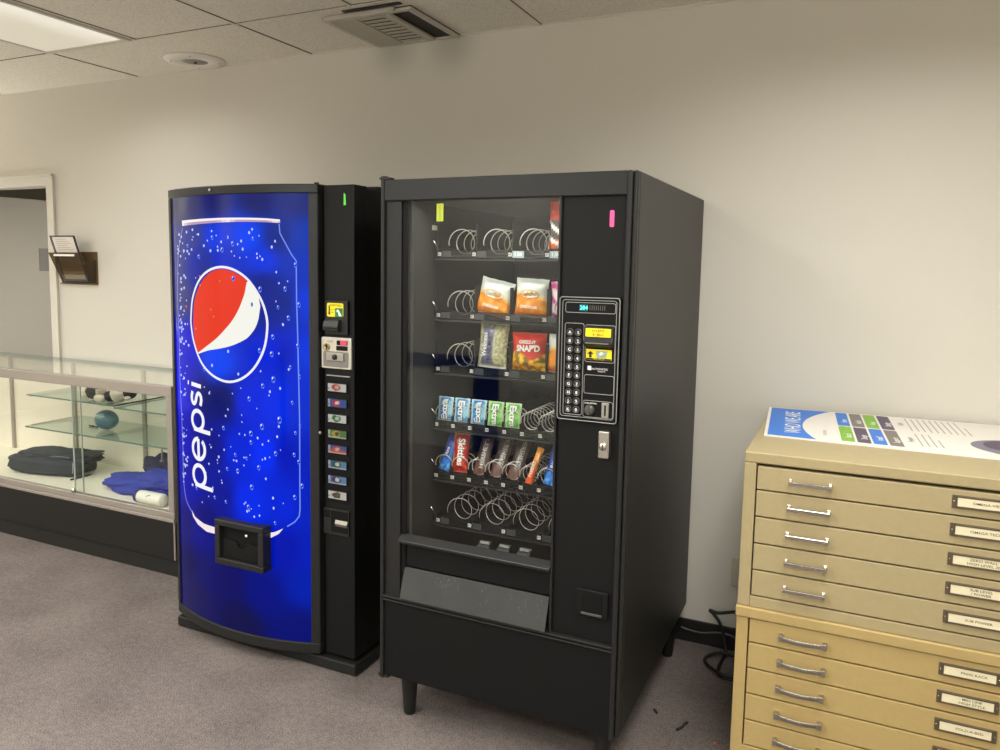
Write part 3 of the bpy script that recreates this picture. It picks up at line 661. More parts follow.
# lock, sticker, coin return cup
b = MB(); b.prism(rpoly(.748, .780, 1.012, 1.092, .004), 'y', S-.012, y0, STEEL); lk = b.build('lock_handle', sm, bevel=.003)
b = MB(); b.lathe([(.011, 0), (.011, -.006), (.007, -.008)], (.763, S-.012, 1.048), CHROME, n=18, axis='y'); b.box(.7615, .7645, S-.0208, S-.0195, 1.041, 1.055, BLACK3); b.build('lock_core', lk)
b = MB(); b.prism(rpoly(.7545, .7675, 1.674, 1.721, .004), 'y', S+.0105, S+.013, mat('pink sticker', (232, 88, 150), .5, emit=.06)); tag(b.build('sticker', dr), 'pink sticker')
b = MB(); b.prism(rpoly(.691, .789, .522, .607, .005), 'y', S+.002, y0, BLACK2); cr = b.build('coin_return_cup', sm, bevel=.003)
b = MB(); b.box(.710, .770, S+.0, S+.004, .537, .594, BLACK3); b.build('cup_recess', cr)
b = MB(); b.box(.708, .772, S-.004, S+.006, .531, .538, mat('cup lip', (70, 70, 68), .3)); b.build('cup_lip', cr, bevel=.0015)
for x, y in ((.072, -1.0), (.765, -1.0), (.072, -.12), (.792, -.17)):
    b = MB(); b.lathe([(.019, 0), (.021, .006), (.031, SB-.01), (.034, SB+.016)], (x, y, 0.001), BLACK, n=20); b.build('leg', sm)
# trays
FY = -.925                     # front of the trays
ROWS = {'A': 1.597, 'B': 1.392, 'C': 1.214, 'D': 1.026, 'E': .850, 'F': .680}
RAIL = {'A': .003, 'B': .004, 'C': .0, 'D': -.004, 'E': -.006, 'F': .006}
PRICE = glass_mat('price strip', (.62, .64, .63), ior=1.3, opacity=.2, body=(50, 52, 51)); TAGW = mat('tag white', (224, 222, 212), .5)
WIDE = {'A': [(1, .200), (3, .328), (5, .456), (7, .582)], 'B': [(1, .198), (3, .325), (5, .452), (7, .578)], 'C': [(1, .198), (3, .325), (5, .452), (7, .578)], 'F': [(1, .205), (3, .327), (5, .452), (7, .578)]}
def narrow(): return [(i+1, .146+.063*i) for i in range(7)]
TAGX = {'A': (.132, .255, .385, .513), 'B': (.128, .250, .385, .512), 'C': (.128, .245, .375, .505)}
for r, z in ROWS.items():
    q = z+RAIL[r]; b = MB(); b.box(.118, .648, FY, -.30, z-.009, z-.005, TRAYM); b.box(.118, .648, FY, FY+.003, q-.020, q+.012, PRICE); b.box(.118, .648, FY-.006, FY+.004, q-.024, q-.019, TRAYM)
    if r in WIDE:
        xs = [x for _, x in WIDE[r]]
        dv = [(xs[i]+xs[i+1])/2-.0015 for i in range(3)]
        h = .098 if r != 'F' else .02
        for x in [.118]+dv+[.645]: b.box(x, x+.003, FY+.012, -.30, z-.006, z+h, TRAYM)
    else:
        for i in range(8): x = .1145+.063*i; b.box(x-.001, x+.001, FY+.012, -.30, z-.006, z+.022, TRAYM)
    tray = tag(b.build('tray', sm), None)
    lanes = WIDE.get(r) or narrow()
    for k, (n_, x) in enumerate(lanes):
        tx = x-.073 if r in WIDE else x-.024
        if r == 'F': tx = x-.074
        b = MB(); b.box(tx+.001, tx+.013, FY-.0025, FY-.0005, q-.009, q+.002, TAGW); b.text(r+str(n_), XZ(tx+.007, FY-.003, q-.0035), .0095, INK, bold=.02)
        if r == 'A' and n_ in (5, 7): b.box(tx+.016, tx+.055, FY-.0025, FY-.0005, q-.014, q+.008, mat('price card', (150, 168, 172), .5)); b.text('1.50', XZ(tx+.035, FY-.003, q-.003), .016, WHITE, bold=.02)
        elif r in WIDE: b.box(tx+.018, tx+.05, FY-.0025, FY-.0005, q-.013, q+.007, mat('price card dark', (58, 60, 60), .4))
        b.build('price_tag', tray)
    for n_, x in lanes:
        R_, pitch, n = (.0405, .056, 9) if r in 'ABC' else ((.0300, .030, 14) if r == 'D' else ((.0285, .030, 14) if r == 'E' else (.040, .054, 8)))
        pts = []
        zc = z+R_+.001
        if (r == 'D' and n_ < 6) or (r == 'E' and n_ not in (6,)): n = 3
        elif r in 'DE': n = 8
        elif r in 'BC': n = 4
        N = 22*n
        for i in range(N+1):
            q = 2*PI*i/22; pts.append((x+R_*math.cos(PI*1.1-q), FY+.015+pitch*i/22, zc+R_*math.sin(PI*1.1-q)))
        b = MB(); b.tube(pts, .0014 if r == 'F' else .0018, WIRE, 5); b.build('spiral', tray)
    # little hook on the left wall
    b = MB(); b.tube([(.104, -.925, z+.045), (.110, -.925, z+.043), (.118, -.925, z+.032), (.118, -.92, z+.028)], .0032, CHROME, 6); b.build('hook', tray)
for x in (.338, .408, .480):
    b = MB(); b.face([(x-.02, -.99, .640), (x+.022, -.99, .640), (x+.022, -.96, .654), (x-.02, -.96, .654)], CLEAR); b.box(x-.012, x+.02, -.982, -.976, .650, .657, mat('clip white', (150, 150, 144), .4))
    b.box(x-.02, x+.024, -.992, -.988, .634, .641, CLEAR); b.build('delivery_clip', sm)
b = MB(); yg = S+.0255; b.box(.1905, .2145, yg, yg+.001, 1.697, 1.752, mat('lime label', (206, 218, 30), .5, emit=.1)); b.text('CAUTION', XZ(.203, yg-.0005, 1.724, PI/2), .010, mat('label olive', (120, 126, 20), .6)); tag(b.build('sticker', dr), 'lime yellow sticker inside the glass')
b = MB(); b.box(.106, .108, -.93, -.87, 1.676, 1.692, mat('pale label', (200, 206, 190), .5)); b.build('liner_label', sm)

# ------------------------------------------------------------------ snacks
WHITEP = mat('wrapper white ink', (246, 246, 240), .4); SILVERP = mat('wrapper silver ink', (170, 166, 160), .35, metal=.3); DARKP = mat('wrapper dark ink', (30, 26, 26), .5)
def packet(name, label, cat, x, y, z, w, h, d, colfn, group, texts=(), lean=0., roll=0., yaw=0., nu=22, nv=30, crimp=.05, wr=.0025, seed=0, extra=None):
    """pillow-shaped wrapper standing on (x, y, z): w wide, h tall, d deep; lean tips the top back"""
    t = thing(name, label, cat, (x, y, z), group)
    M = Matrix.Translation((x, y, z)) @ Matrix.Rotation(yaw, 4, 'Z') @ Matrix.Rotation(-lean, 4, 'X') @ Matrix.Rotation(roll, 4, 'Y')
    def half(u, v):
        e = max(0., min(1., (v-crimp*.6)/.22, (1-crimp*.6-v)/.22)); e = math.sin(e*PI/2)
        s = max(0., 1-abs(2*u-1)**2.6)
        return d/2*(e*s)**.75
    def P(u, v, side):
        k = half(u, v); pinch = 1-.05*math.sin(PI*v)
        n_ = noise.noise((u*5+seed*7.3, v*6, side*3+seed))*wr
        return M @ Vector(((u-.5)*w*pinch, side*(k+.0008)+n_*(1 if k > .001 else .4), v*h+(n_*1.2 if v > .95 else 0)))
    b = MB()
    for side in (-1, 1):
        vs = []; cs = []; fs = []
        for j in range(nv+1):
            for i in range(nu+1):
                u, v = i/nu, j/nv; vs.append(P(u, v, side)); cs.append(colfn(u, v))
        for j in range(nv):
            for i in range(nu): a = j*(nu+1)+i; fs.append((a, a+1, a+nu+2, a+nu+1))
        b.mesh(vs, fs, PRINT, cs)
    for ti, (txt, u, v, size, ang, m, bold, sx) in enumerate(texts):
        ca, sa = math.cos(ang), math.sin(ang)
        def fn(p, q):
            uu = u+(p*ca-q*sa)/w; vv = v+(p*sa+q*ca)/h
            pt = P(min(.97, max(.03, uu)), min(.97, max(.03, vv)), -1)
            return pt+M.to_3x3() @ Vector((0, -.0032-.0008*ti, 0))
        b.text(txt, fn, size, m, bold=bold, sx=sx)
    if extra: extra(b, P, M)
    b.build('wrapper', t)
    return t
GB = 'bags of snacks in the spirals'
def gold(u, v):
    w = noise.noise((u*4, v*4, 2))*.06
    if v > .93 or v < .03: return (214, 222, 214)
    if v > .60+.10*math.sin(u*4)+w: return (226, 230, 220)
    if v > .52+.10*math.sin(u*4)+w: return (244, 214, 150)
    if v < .12: return (236, 118, 20)
    if noise.noise((u*6, v*7, 9)) > .22: return (248, 176, 60)
    return (240, 146, 26)
def goldextra(b, P, M):
    n = M.to_3x3() @ Vector((0, -.0016, 0))
    pts = [P(.5+.30*math.cos(q)*(1), .60+.105*math.sin(q), -1)+n for q in [2*PI*i/20 for i in range(20)]]
    b.face(pts, mat('logo cream', (238, 236, 222), .4)); b.tube([p+n*.2 for p in pts], .0008, mat('logo orange', (226, 130, 30), .4), 4, True)
BROWNINK = mat('wrapper olive ink', (120, 110, 60), .5)
packet('snack_bag', 'white and orange cracker bag on the second shelf, beside the empty spiral, top corner tilted', 'snack bag', .312, -.893, 1.397, .122, .119, .042, gold, GB, [('Goldfish', .5, .60, .018, .05, BROWNINK, .01, 1), ('CHEDDAR', .5, .26, .013, 0, WHITEP, .02, 1)], lean=.06, roll=.21, seed=1, extra=goldextra)
packet('snack_bag', 'white and orange cracker bag standing upright beside the pink bag on the second shelf', 'snack bag', .450, -.893, 1.397, .112, .124, .042, gold, GB, [('Goldfish', .5, .60, .018, .05, BROWNINK, .01, 1), ('CHEDDAR', .5, .26, .013, 0, WHITEP, .02, 1)], lean=.05, roll=.05, seed=2, extra=goldextra)
def pinkc(u, v):
    k = math.sin((u*1.0+v*1.6)*9+noise.noise((u*3, v*3, 1))*2)
    return (206, 56, 140) if k > .55 else ((240, 190, 214) if k > -.3 else (238, 226, 230))
packet('snack_bag', 'pink and white snack bag half hidden at the right end of the second shelf', 'snack bag', .572, -.89, 1.397, .10, .118, .04, pinkc, GB, lean=.05, roll=-.05, seed=3)
def popc(u, v):
    if v > .94 or v < .04: return (222, 222, 214)
    if .14 < u < .56 and .08 < v < .9:
        base = (92, 90, 128)
        return mixc(base, (170, 168, 180), .35+.5*noise.noise((u*9, v*9, 4)))
    k = noise.noise((u*16, v*18, 6)); return (216, 210, 168) if k > .15 else ((150, 146, 104) if k < -.2 else (184, 180, 138))
packet('snack_bag', 'tall grey and purple see-through snack bag on the third shelf beside the red one', 'snack bag', .317, -.893, 1.222, .105, .155, .04, popc, GB, [('Wellness', .27, .5, .027, PI/2, WHITEP, .02, .8), ('TRAIL MIX', .46, .42, .018, PI/2, DARKP, .01, 1)], lean=.06, roll=.05, seed=4, crimp=.06)
def snap(u, v):
    if v > .95: return (196, 70, 50)
    lim = .40+.10*math.sin(u*7)+.05*noise.noise((u*6, v*5, 3))
    if v > lim: return (206, 44, 30) if noise.noise((u*5, v*5, 8)) < .25 else (222, 66, 44)
    k = noise.noise((u*7, v*9, 5)); return (238, 196, 30) if k > .12 else ((214, 120, 24) if k > -.12 else (132, 100, 26))
packet('snack_bag', 'red bag of snacks with yellow lower part and white lettering on the third shelf', 'snack bag', .448, -.893, 1.224, .120, .122, .046, snap, GB, [('CHEEZ-IT', .52, .75, .014, 0, WHITEP, .03, 1), ("SNAP'D", .54, .58, .027, .02, WHITEP, .04, .92)], lean=.06, roll=.0, seed=5)
packet('snack_bag', 'white and orange bag ending the third shelf, cut off by the frame', 'snack bag', .558, -.893, 1.222, .098, .122, .04, gold, GB, lean=.05, roll=.06, seed=6)
def redt(u, v):
    if v > .56+.06*math.sin(u*6): return (232, 66, 34) if noise.noise((u*6, v*6, 3)) < .3 else (246, 120, 84)
    k = math.sin(v*26+u*9)
    if v < .1: return (120, 50, 34)
    if k > .5: return (240, 236, 228)
    return (60, 52, 48) if v > .25 else (226, 110, 44)
packet('snack_bag', 'tall red and white snack bag half hidden at the right end of the top shelf', 'snack bag', .556, -.90, 1.60, .095, .172, .04, redt, GB, lean=.0, roll=.03, seed=7)
GG = 'packs of gum on the fourth shelf'
def gum(c1, c2, c3):
    def f(u, v):
        if v > .95 or v < .04: return mixc(c3, (255, 255, 255), .4)
        k = noise.noise((u*3.4+c1[0], v*3.4, 2))
        if u < .16 or u > .9: return c3
        return c2 if k > .12 else (c1 if k > -.25 else mixc(c1, c3, .6))
    return f
blue = gum((48, 130, 206), (150, 206, 232), (186, 224, 236)); green = gum((84, 176, 60), (150, 210, 110), (190, 226, 160))
xs = [a for _, a in narrow()]
lab = ['light blue gum pack nearest the hook end of the fourth shelf, lettering upside down', 'light blue gum pack between the two upside-down blue packs on the fourth shelf', 'light blue gum pack beside the first green pack on the fourth shelf', 'green gum pack beside the blue ones on the fourth shelf', 'green gum pack next to the empty spirals on the fourth shelf']
GUMINK = mat('gum outline ink', (20, 40, 60), .5)
for k in range(5):
    up = k in (0, 2); ang = PI/2 if up else -PI/2
    packet('gum_pack', lab[k], 'gum', xs[k], -.897, ROWS['D']+.002, .058, .082, .02, blue if k < 3 else green, GG,
           [('Extra', .56, .48, .033, ang, GUMINK, .03, 1), ('Extra', .54, .485, .033, ang, WHITEP, .03, 1)], lean=.12, roll=.0, seed=20+k, nu=14, nv=20, wr=.0012)
GC = 'candy bars on the fifth shelf'
Ez = ROWS['E']+.002
def bluec(u, v):
    if v < .33+.1*noise.noise((u*4, 1, 1)): return (40, 130, 236) if noise.noise((u*5, v*5, 2)) < .3 else (130, 196, 250)
    return (20, 70, 170) if u < .7 else (70, 130, 220)
packet('candy_pack', 'narrow blue candy pack at the left end of the fifth shelf', 'candy', xs[0]-.006, -.893, Ez, .042, .125, .028, bluec, GC, [('Rice', .5, .55, .016, PI/2, WHITEP, .02, 1)], lean=.30, roll=.20, seed=31, nu=12, nv=22)
def skit(u, v):
    k = noise.noise((u*6, v*9, 5))
    if v > .95 or v < .03: return (210, 120, 90)
    if u < .26 and k > .12: return (210, 150, 40)
    return (176, 30, 26) if k < .25 else (214, 70, 40)
packet('candy_pack', 'red candy pack with big white lettering reading downwards on the fifth shelf', 'candy', xs[1]-.007, -.893, Ez, .060, .138, .03, skit, GC, [('Skittles', .62, .5, .034, -PI/2, WHITEP, .03, .95)], lean=.22, roll=-.03, seed=32, nu=14, nv=24)
def hersh(u, v):
    if v < .3: return mixc((84, 50, 42), (130, 92, 80), .5+.5*noise.noise((u*7, v*9, 2)))
    return (66, 44, 38) if u < .35 else (88, 66, 58)
packet('candy_pack', 'brown chocolate bar beside the red candy pack on the fifth shelf, grey lettering reading upwards', 'candy', xs[2]+.004, -.888, Ez, .050, .140, .022, hersh, GC, [("HERSHEY'S", .6, .52, .022, PI/2, SILVERP, .02, 1)], lean=.42, roll=.06, seed=33, nu=12, nv=22)
for k in (3, 4):
    packet('candy_pack', 'brown chocolate bar with grey lettering on the fifth shelf, '+('between two other chocolate bars' if k == 3 else 'beside the empty spiral'), 'candy', xs[k]+.003, -.888, Ez, .050, .145, .02, hersh, GC, [("HERSHEY'S", .66, .62, .021, -PI/2, SILVERP, .02, 1)], lean=.5, roll=.09, seed=30+k, nu=12, nv=22, wr=.001)
def orng(u, v):
    if v > .82: return (230, 150, 40)
    return (236, 96, 34) if v < .4 else ((240, 146, 50) if noise.noise((u*4, v*8, 4)) < .2 else (250, 210, 150))
packet('candy_pack', 'thin orange candy stick leaning in a spiral on the fifth shelf', 'candy', xs[5]+.004, -.912, Ez, .024, .125, .018, orng, GC, [('PAYDAY', .5, .4, .014, PI/2, WHITEP, .02, 1)], lean=.28, roll=.24, seed=37, nu=10, nv=22)
packet('candy_pack', 'narrow blue candy pack at the right end of the fifth shelf', 'candy', xs[6]+.006, -.893, Ez, .045, .13, .028, bluec, GC, [('Rice', .5, .55, .018, PI/2, WHITEP, .02, 1)], lean=.30, roll=.14, seed=38, nu=12, nv=22)

# ================================================================== FLAT FILES
FX0, FX1, FYF, FYB = 1.123, 2.325, -.8445, -.035
def flat_file(label, z0, z1, cap, drawers, base_h, m, mdk, handle, texts, lip):
    t = thing('flat_file_cabinet', label, 'cabinet', ((FX0+FX1)/2, (FYF+FYB)/2, z0))
    b = MB(); zc = z1-cap
    b.box(FX0, FX0+.034, FYF+.001, FYB, z0, zc, m); b.box(FX1-.034, FX1, FYF+.001, FYB, z0, zc, m)
    b.box(FX0+.01, FX1-.01, FYF+.03, FYB, z0+.001, zc, mdk); b.box(FX0+.034, FX1-.034, FYF+.001, FYB, z0, drawers[-1]-.002, m)
    b.build('carcass', t, bevel=.002)
    b = MB(); b.box(FX0-lip*.5, FX1+lip*.5, FYF-lip, FYB, zc, z1, m); b.build('top_cap', t, bevel=.004)
    for k in range(5):
        zt, zb = drawers[k]-.0022, drawers[k+1]+.0022
        b = MB(); b.box(FX0+.0380, FX1-.0380, FYF+.001, FYF+.022, zb, zt, m); b.box(FX0+.05, FX1-.05, FYF+.02, FYB-.03, zb+.004, zt-.012, mdk)
        dw = b.build('drawer', t, bevel=.002)
        zm = (zt+zb)/2
        for hx in (1.248, 2.087):
            b = MB()
            if handle == 'bar':
                b.box(hx, hx+.113, FYF-.026, FYF-.017, zm-.0055, zm+.0055, HANDLE)
                for x in (hx, hx+.105): b.box(x, x+.008, FYF-.02, FYF+.002, zm-.0045, zm+.0045, CHROME); b.box(x-.001, x+.009, FYF-.0015, FYF+.002, zm-.008, zm+.008, CHROME)
            else:
                n = 12; pts = []
                for i in range(n+1):
                    u = i/n; pts.append((hx+.122*u, FYF-.016-.011*math.sin(PI*u)))
                for i in range(n):
                    p, q = pts[i], pts[i+1]
                    b.mesh([(p[0], p[1], zm-.0065), (q[0], q[1], zm-.0065), (q[0], q[1], zm+.0065), (p[0], p[1], zm+.0065), (p[0], p[1]+.0025, zm-.0065), (q[0], q[1]+.0025, zm-.0065), (q[0], q[1]+.0025, zm+.0065), (p[0], p[1]+.0025, zm+.0065)],
                           [(0, 1, 2, 3), (7, 6, 5, 4), (0, 4, 5, 1), (3, 2, 6, 7), (0, 3, 7, 4), (1, 5, 6, 2)], STEEL)
                for x in (hx-.004, hx+.114): b.box(x, x+.012, FYF-.019, FYF+.002, zm-.009, zm+.009, STEEL)
            b.build('handle', dw, bevel=.0012)
        lx0, lx1, lz = 1.653, 1.797, zm+.003
        b = MB(); b.box(lx0, lx1, FYF-.003, FYF+.002, lz-.0175, lz+.0175, BRONZE)
        for q in ((lx0+.010, lx1-.010, lz+.012, lz+.0165), (lx0+.010, lx1-.010, lz-.0165, lz-.012), (lx0+.0085, lx0+.012, lz-.0165, lz+.0165), (lx1-.012, lx1-.0085, lz-.0165, lz+.0165)): b.box(q[0], q[1], FYF-.0055, FYF-.001, q[2], q[3], BRONZE)
        for x in (lx0+.0045, lx1-.0045): b.lathe([(.0025, 0), (.002, -.0015)], (x, FYF-.003, lz), CHROME, n=8, axis='y')
        lh = b.build('label_holder', dw, bevel=.0006)
        b = MB(); b.box(lx0+.0115, lx1-.0115, FYF-.0042, FYF-.003, lz-.0115, lz+.0115, CARD)
        tx = texts[k]
        for i, s_ in enumerate(tx): b.text(s_, XZ(1.735, FYF-.0048, lz+(0 if len(tx) == 1 else .0052-.0104*i)), .0095, mat('label ink', (70, 60, 44), .7), bold=.005, sx=1.2)
        b.build('label_card', dw)
    return t
TAND = mat('tan enamel inside', (90, 78, 52), .6)
flat_file('upper tan five-drawer flat file with thin bar handles, the poster lying on it', .5545, 1.0264, .033, [.987, .914, .833, .7515, .670, .590], .03, TAN, TAND, 'bar', [['OMEGA VIEW'], ['OMEGA TECH'], ['ZERO WALL', 'HIGH LEVEL 20'], ['SUB LEVEL', '/ POWER'], ['SUB POWER']], .0)
flat_file('lower yellower tan flat file with wide strap handles, standing on the floor', .0, .5535, .033, [.5195, .443, .362, .281, .197, .115], .11, TAN2, TAND, 'strap', [['PRESS RACK'], ['MID LINE', 'HIGH STYLE'], ['FOLD-A-BED'], ['SPARES'], ['MISC']], .007)

# poster
t = thing('poster', 'printed white poster board with a blue end panel, lying on the upper flat file', 'poster', (1.6, -.32, 1.0266))
PZ = 1.0268; px0, px1, py0, py1 = 1.153, 2.05, -.600, -.050
PB = mat('poster blue', (46, 116, 206), .5); PG = mat('poster green', (122, 176, 48), .5); PU = mat('poster purple', (80, 66, 90), .5); PY = mat('poster grey', (120, 112, 106), .5); PW = mat('poster white', (226, 220, 210), .5); PT = mat('poster grey text', (164, 160, 154), .6)
def pq(x, y, z=0.):      # printed layout -> the board as it lies, turned a little towards the wall
    u, v = (x-px0)/(px1-px0), (y-py0)/(py1-py0)
    a = Vector((1.151, -.598)).lerp(Vector((2.06, -.606)), u); c = Vector((1.116, -.049)).lerp(Vector((2.03, -.012)), u)
    p = a.lerp(c, v); return (p.x, p.y, PZ+.0045+z)
b = MB()
b.mesh([pq(x, y, z) for z in (-.0045, -.0002) for x, y in ((px0, py0), (px1, py0), (px1, py1), (px0, py1))], [(0, 1, 2, 3), (4, 5, 6, 7), (0, 1, 5, 4), (1, 2, 6, 5), (2, 3, 7, 6), (3, 0, 4, 7)], PW, None, False)
def ppoly(pts, m, z=0.): b.mesh([pq(x, y, z) for x, y in pts], [tuple(range(len(pts)))], m, None, False)
cx_, cy_, rr = 1.268+.60, -.33-.05, .60
n = 24; edge = [(cx_-math.sqrt(rr*rr-(yy-cy_)**2), yy) for yy in [py0+.008+(py1-py0-.016)*i/n for i in range(n+1)]]
ppoly([(px0+.010, py0+.010)]+edge+[(px0+.010, py1-.010)], PB)
def onposter(x, y): return lambda u, v: pq(x-v, y+u, .0004)
b.text('WHO WE ARE', onposter(1.240, -.325), .072, WHITEP, bold=.004, sx=.86)
cols = [[PB, PY, PG, PU], [PG, PU, PB, PY]]; words = [['Event', 'Audio', 'Video', 'Staging'], ['Rental', 'Design', 'Install', 'Support']]
for r in range(2):
    for k in range(4):
        x = 1.379+.0445*k; w = .038; yb = (-.312 if r == 0 else -.570); yt = (-.062 if r == 0 else -.326)
        ppoly(rpoly(x, x+w, yb, yt, .005), cols[r][k]); b.text(words[r][k], onposter(x+w*.62, yb+.09), .025, WHITEP, bold=.012)
b.text('SINCE 1985', onposter(1.335, -.47), .016, PT); b.text('Skills', onposter(1.578, -.19), .026, PT, bold=.01); b.text('People', onposter(1.578, -.45), .026, PT, bold=.01)
for k in range(10):
    x = 1.600+.0185*k; ppoly([(x, -.295), (x+.004, -.295), (x+.004, -.075-(.09 if k == 9 else 0)), (x, -.075-(.09 if k == 9 else 0))], PT)
for k in range(4):
    x = 1.600+.0185*k; ppoly([(x, -.53), (x+.004, -.53), (x+.004, -.345-(.07 if k == 3 else 0)), (x, -.345-(.07 if k == 3 else 0))], PT)
def ell(x, y, rx, ry, m, z): ppoly([(x+rx*math.cos(2*PI*i/40), y+ry*math.sin(2*PI*i/40)) for i in range(40)], m, z)
ell(1.915, -.470, .150, .122, PG, .0002); ell(1.880, -.440, .140, .118, mat('poster slate', (120, 116, 132), .5), .0006); ell(1.905, -.424, .130, .100, PU, .001)
b.build('poster_board', t)

# ================================================================== DISPLAY CASE
KX0, KX1, KF, KB, KT = -3.72, -1.535, -.537, -.03, .957
t = thing('display_case', 'low glass display case with aluminium frame and black base beside the blue machine', 'display case', (-2.6, -.28, 0))
b = MB(); b.box(KX0, KX1-.004, KF+.004, KB, .088, .285, mat('black laminate', (22, 22, 22), .4)); b.build('base_cabinet', t, bevel=.002)
b = MB(); b.box(KX0, KX1-.01, KF+.02, KB, .0, .088, mat('black kick', (26, 26, 24), .5)); b.build('kick_plate', t)
b = MB(); b.box(KX0, KX1-.02, KF+.03, KB, .285, .328, mat('cream deck', (232, 227, 210), .5)); b.build('deck', t)
b = MB(); b.box(KX0, KX1-.02, KB-.006, KB, .328, .93, mat('cream back panel', (226, 219, 202), .6)); 
b.build('back_panel', t)
b = MB()
b.box(KX0, KX1, KF, KF+.03, .905, KT, ALU); b.box(KX0, KX1, KF, KF+.03, .300, .332, ALU); b.box(KX0, KX1, KF-.004, KF+.02, .282, .2995, ALU)
b.box(KX1-.036, KX1, KF, KF+.03, .3325, .9045, ALU); b.box(KX1-.03, KX1, KF+.0305, KB, .93, KT, ALU); b.box(KX1-.03, KX1, KF+.0305, KB, .29, .33, ALU); b.box(KX1-.03, KX1, KB-.03, KB, .3305, .9295, ALU)
b.box(KX0, KX1, KB-.012, KB, .925, .94, ALU)
b.box(KX1-.012, KX1-.002, KF+.002, KF+.01, .09, .30, ALU)
b.build('metal_frame', t, bevel=.003)
for x in (-2.285, -2.885, -3.485, -1.66):
    b = MB(); b.box(x-.012, x+.012, KB-.020, KB-.006, .33, .93, mat('shelf standard', (158, 150, 138), .5, metal=.2)); b.build('shelf_standard', t)
b = MB(); b.box(KX0, KX1-.03, KF+.03, KB-.014, .944, .952, CASEGLASS); b.box(KX0, KX1-.03, KB-.016, KB-.012, .935, .9525, EDGEGLASS); b.build('top_glass', t)
for x0, x1, yy in ((-2.262, KX1-.03, KF+.008), (KX0, -2.205, KF+.018)):
    b = MB(); b.box(x0, x1, yy, yy+.005, .332, .906, CASEGLASS)
    xe = x0 if x0 > -3 else x1-.004
    b.box(xe, xe+.004, yy-.001, yy+.006, .332, .906, mat('glass edge pale', (168, 176, 164), .2)); b.build('front_pane', t)
b = MB(); b.lathe([(.012, 0), (.012, -.012), (.007, -.016)], (-2.262, KF+.006, .345), CHROME, n=14, axis='y'); b.build('case_lock', t)
for z, y0_, xs_ in ((.776, -.40, [(-2.81, -2.10), (-2.10, -1.57)]), (.603, -.41, [(-2.82, -1.57)])):
    for q in xs_:
        zz = z+(.010 if q[1] == -2.10 else 0)
        b = MB(); b.box(q[0], q[1]-.002, y0_, KB-.022, zz, zz+.008, SHELFGLASS); b.box(q[0], q[1]-.002, y0_-.002, y0_, zz, zz+.008, EDGEGLASS)
        if q[1] == -2.10: b.box(q[1]-.003, q[1], y0_, KB-.022, zz, zz+.008, mat('dark glass edge', (44, 54, 48), .2))
        b.build('glass_shelf', t)
for z in (.770, .597):
    for x in (-2.885, -2.285, -1.66):
        b = MB(); b.prism([(KB-.012, z), (KB-.30, z), (KB-.30, z-.008), (KB-.012, z-.03)], 'x', x-.003, x+.003, STEEL); b.build('shelf_bracket', t)
b = MB(); b.box(-1.742, -1.736, -.42, -.414, .545, .605, STEEL); b.box(-1.742, -1.730, -.43, -.414, .540, .548, STEEL); b.build('shelf_clip', t)

# ---- contents
def lump(b, c, r, m, sc=3., amp=.12, seed=0, n=28, flat=None, rot=0., pw=2., colfn=None):
    """soft superellipsoid"""
    vs = []; fs = []; ca, sa = math.cos(rot), math.sin(rot); cs = []
    def sp(x): return math.copysign(abs(x)**(2/pw), x)
    for j in range(n+1):
        a = -PI/2+PI*j/n
        for i in range(2*n):
            q = 2*PI*i/(2*n)
            d = Vector((sp(math.cos(a))*sp(math.cos(q)), sp(math.cos(a))*sp(math.sin(q)), sp(math.sin(a))))
            k = 1+amp*noise.noise(d*sc+Vector((seed*3.1, seed, 0)))+amp*.4*noise.noise(d*sc*3+Vector((seed, 2, 0)))
            p = Vector((d.x*r[0]*k, d.y*r[1]*k, d.z*r[2]*k))
            x, y = p.x*ca-p.y*sa, p.x*sa+p.y*ca; z = c[2]+p.z
            if flat is not None: z = max(z, flat)
            vs.append((c[0]+x, c[1]+y, z)); cs.append(colfn(d) if colfn else (255, 255, 255))
    for j in range(n):
        for i in range(2*n):
            a0 = j*2*n+i; a1 = j*2*n+(i+1) % (2*n); fs.append((a0, a1, a1+2*n, a0+2*n))
    b.mesh(vs, fs, m, cs)
DG = mat('dark grey cloth', (44, 52, 58), .85, bump=.3, noise_scale=60)
t = thing('folded_jacket', 'dark grey folded jacket on the deck of the glass case', 'jacket', (-2.775, -.30, .3285))
b = MB(); lump(b, (-2.755, -.30, .378), (.255, .115, .052), DG, 2.2, .09, 1, flat=.3288, rot=.18, pw=4.); b.build('jacket_body', t)
b = MB(); lump(b, (-2.715, -.27, .420), (.25, .105, .034), DG, 3.2, .2, 2, flat=.36, rot=.22, pw=3.); b.build('folded_sleeve', t)
b = MB(); b.tube([(-2.685, -.36, .437), (-2.615, -.35, .442), (-2.555, -.34, .440)], .004, mat('zip tape', (96, 100, 100), .5), 6); b.tube([(-2.490, -.365, .425), (-2.485, -.37, .39), (-2.487, -.372, .365)], .0025, mat('drawstring', (150, 160, 164), .6), 6); b.build('zip', t)
NB = mat('blue cloth', (44, 58, 150), .85, bump=.3, noise_scale=70); NB2 = mat('navy cloth', (30, 34, 62), .85, bump=.3, noise_scale=60)
t = thing('folded_jersey', 'crumpled royal blue jersey with navy lining on the deck of the glass case', 'jersey', (-1.95, -.30, .3285))
b = MB(); lump(b, (-1.97, -.33, .365), (.235, .105, .055), NB, 2.6, .2, 4, flat=.3288, rot=.12, pw=2.3); lump(b, (-1.84, -.31, .400), (.15, .09, .056), NB, 3., .22, 5, flat=.335, rot=.25, pw=2.3); b.build('jersey_body', t)
b = MB(); lump(b, (-1.86, -.215, .415), (.22, .075, .098), NB2, 3., .25, 6, flat=.3288, pw=2.2); b.build('jersey_lining', t)
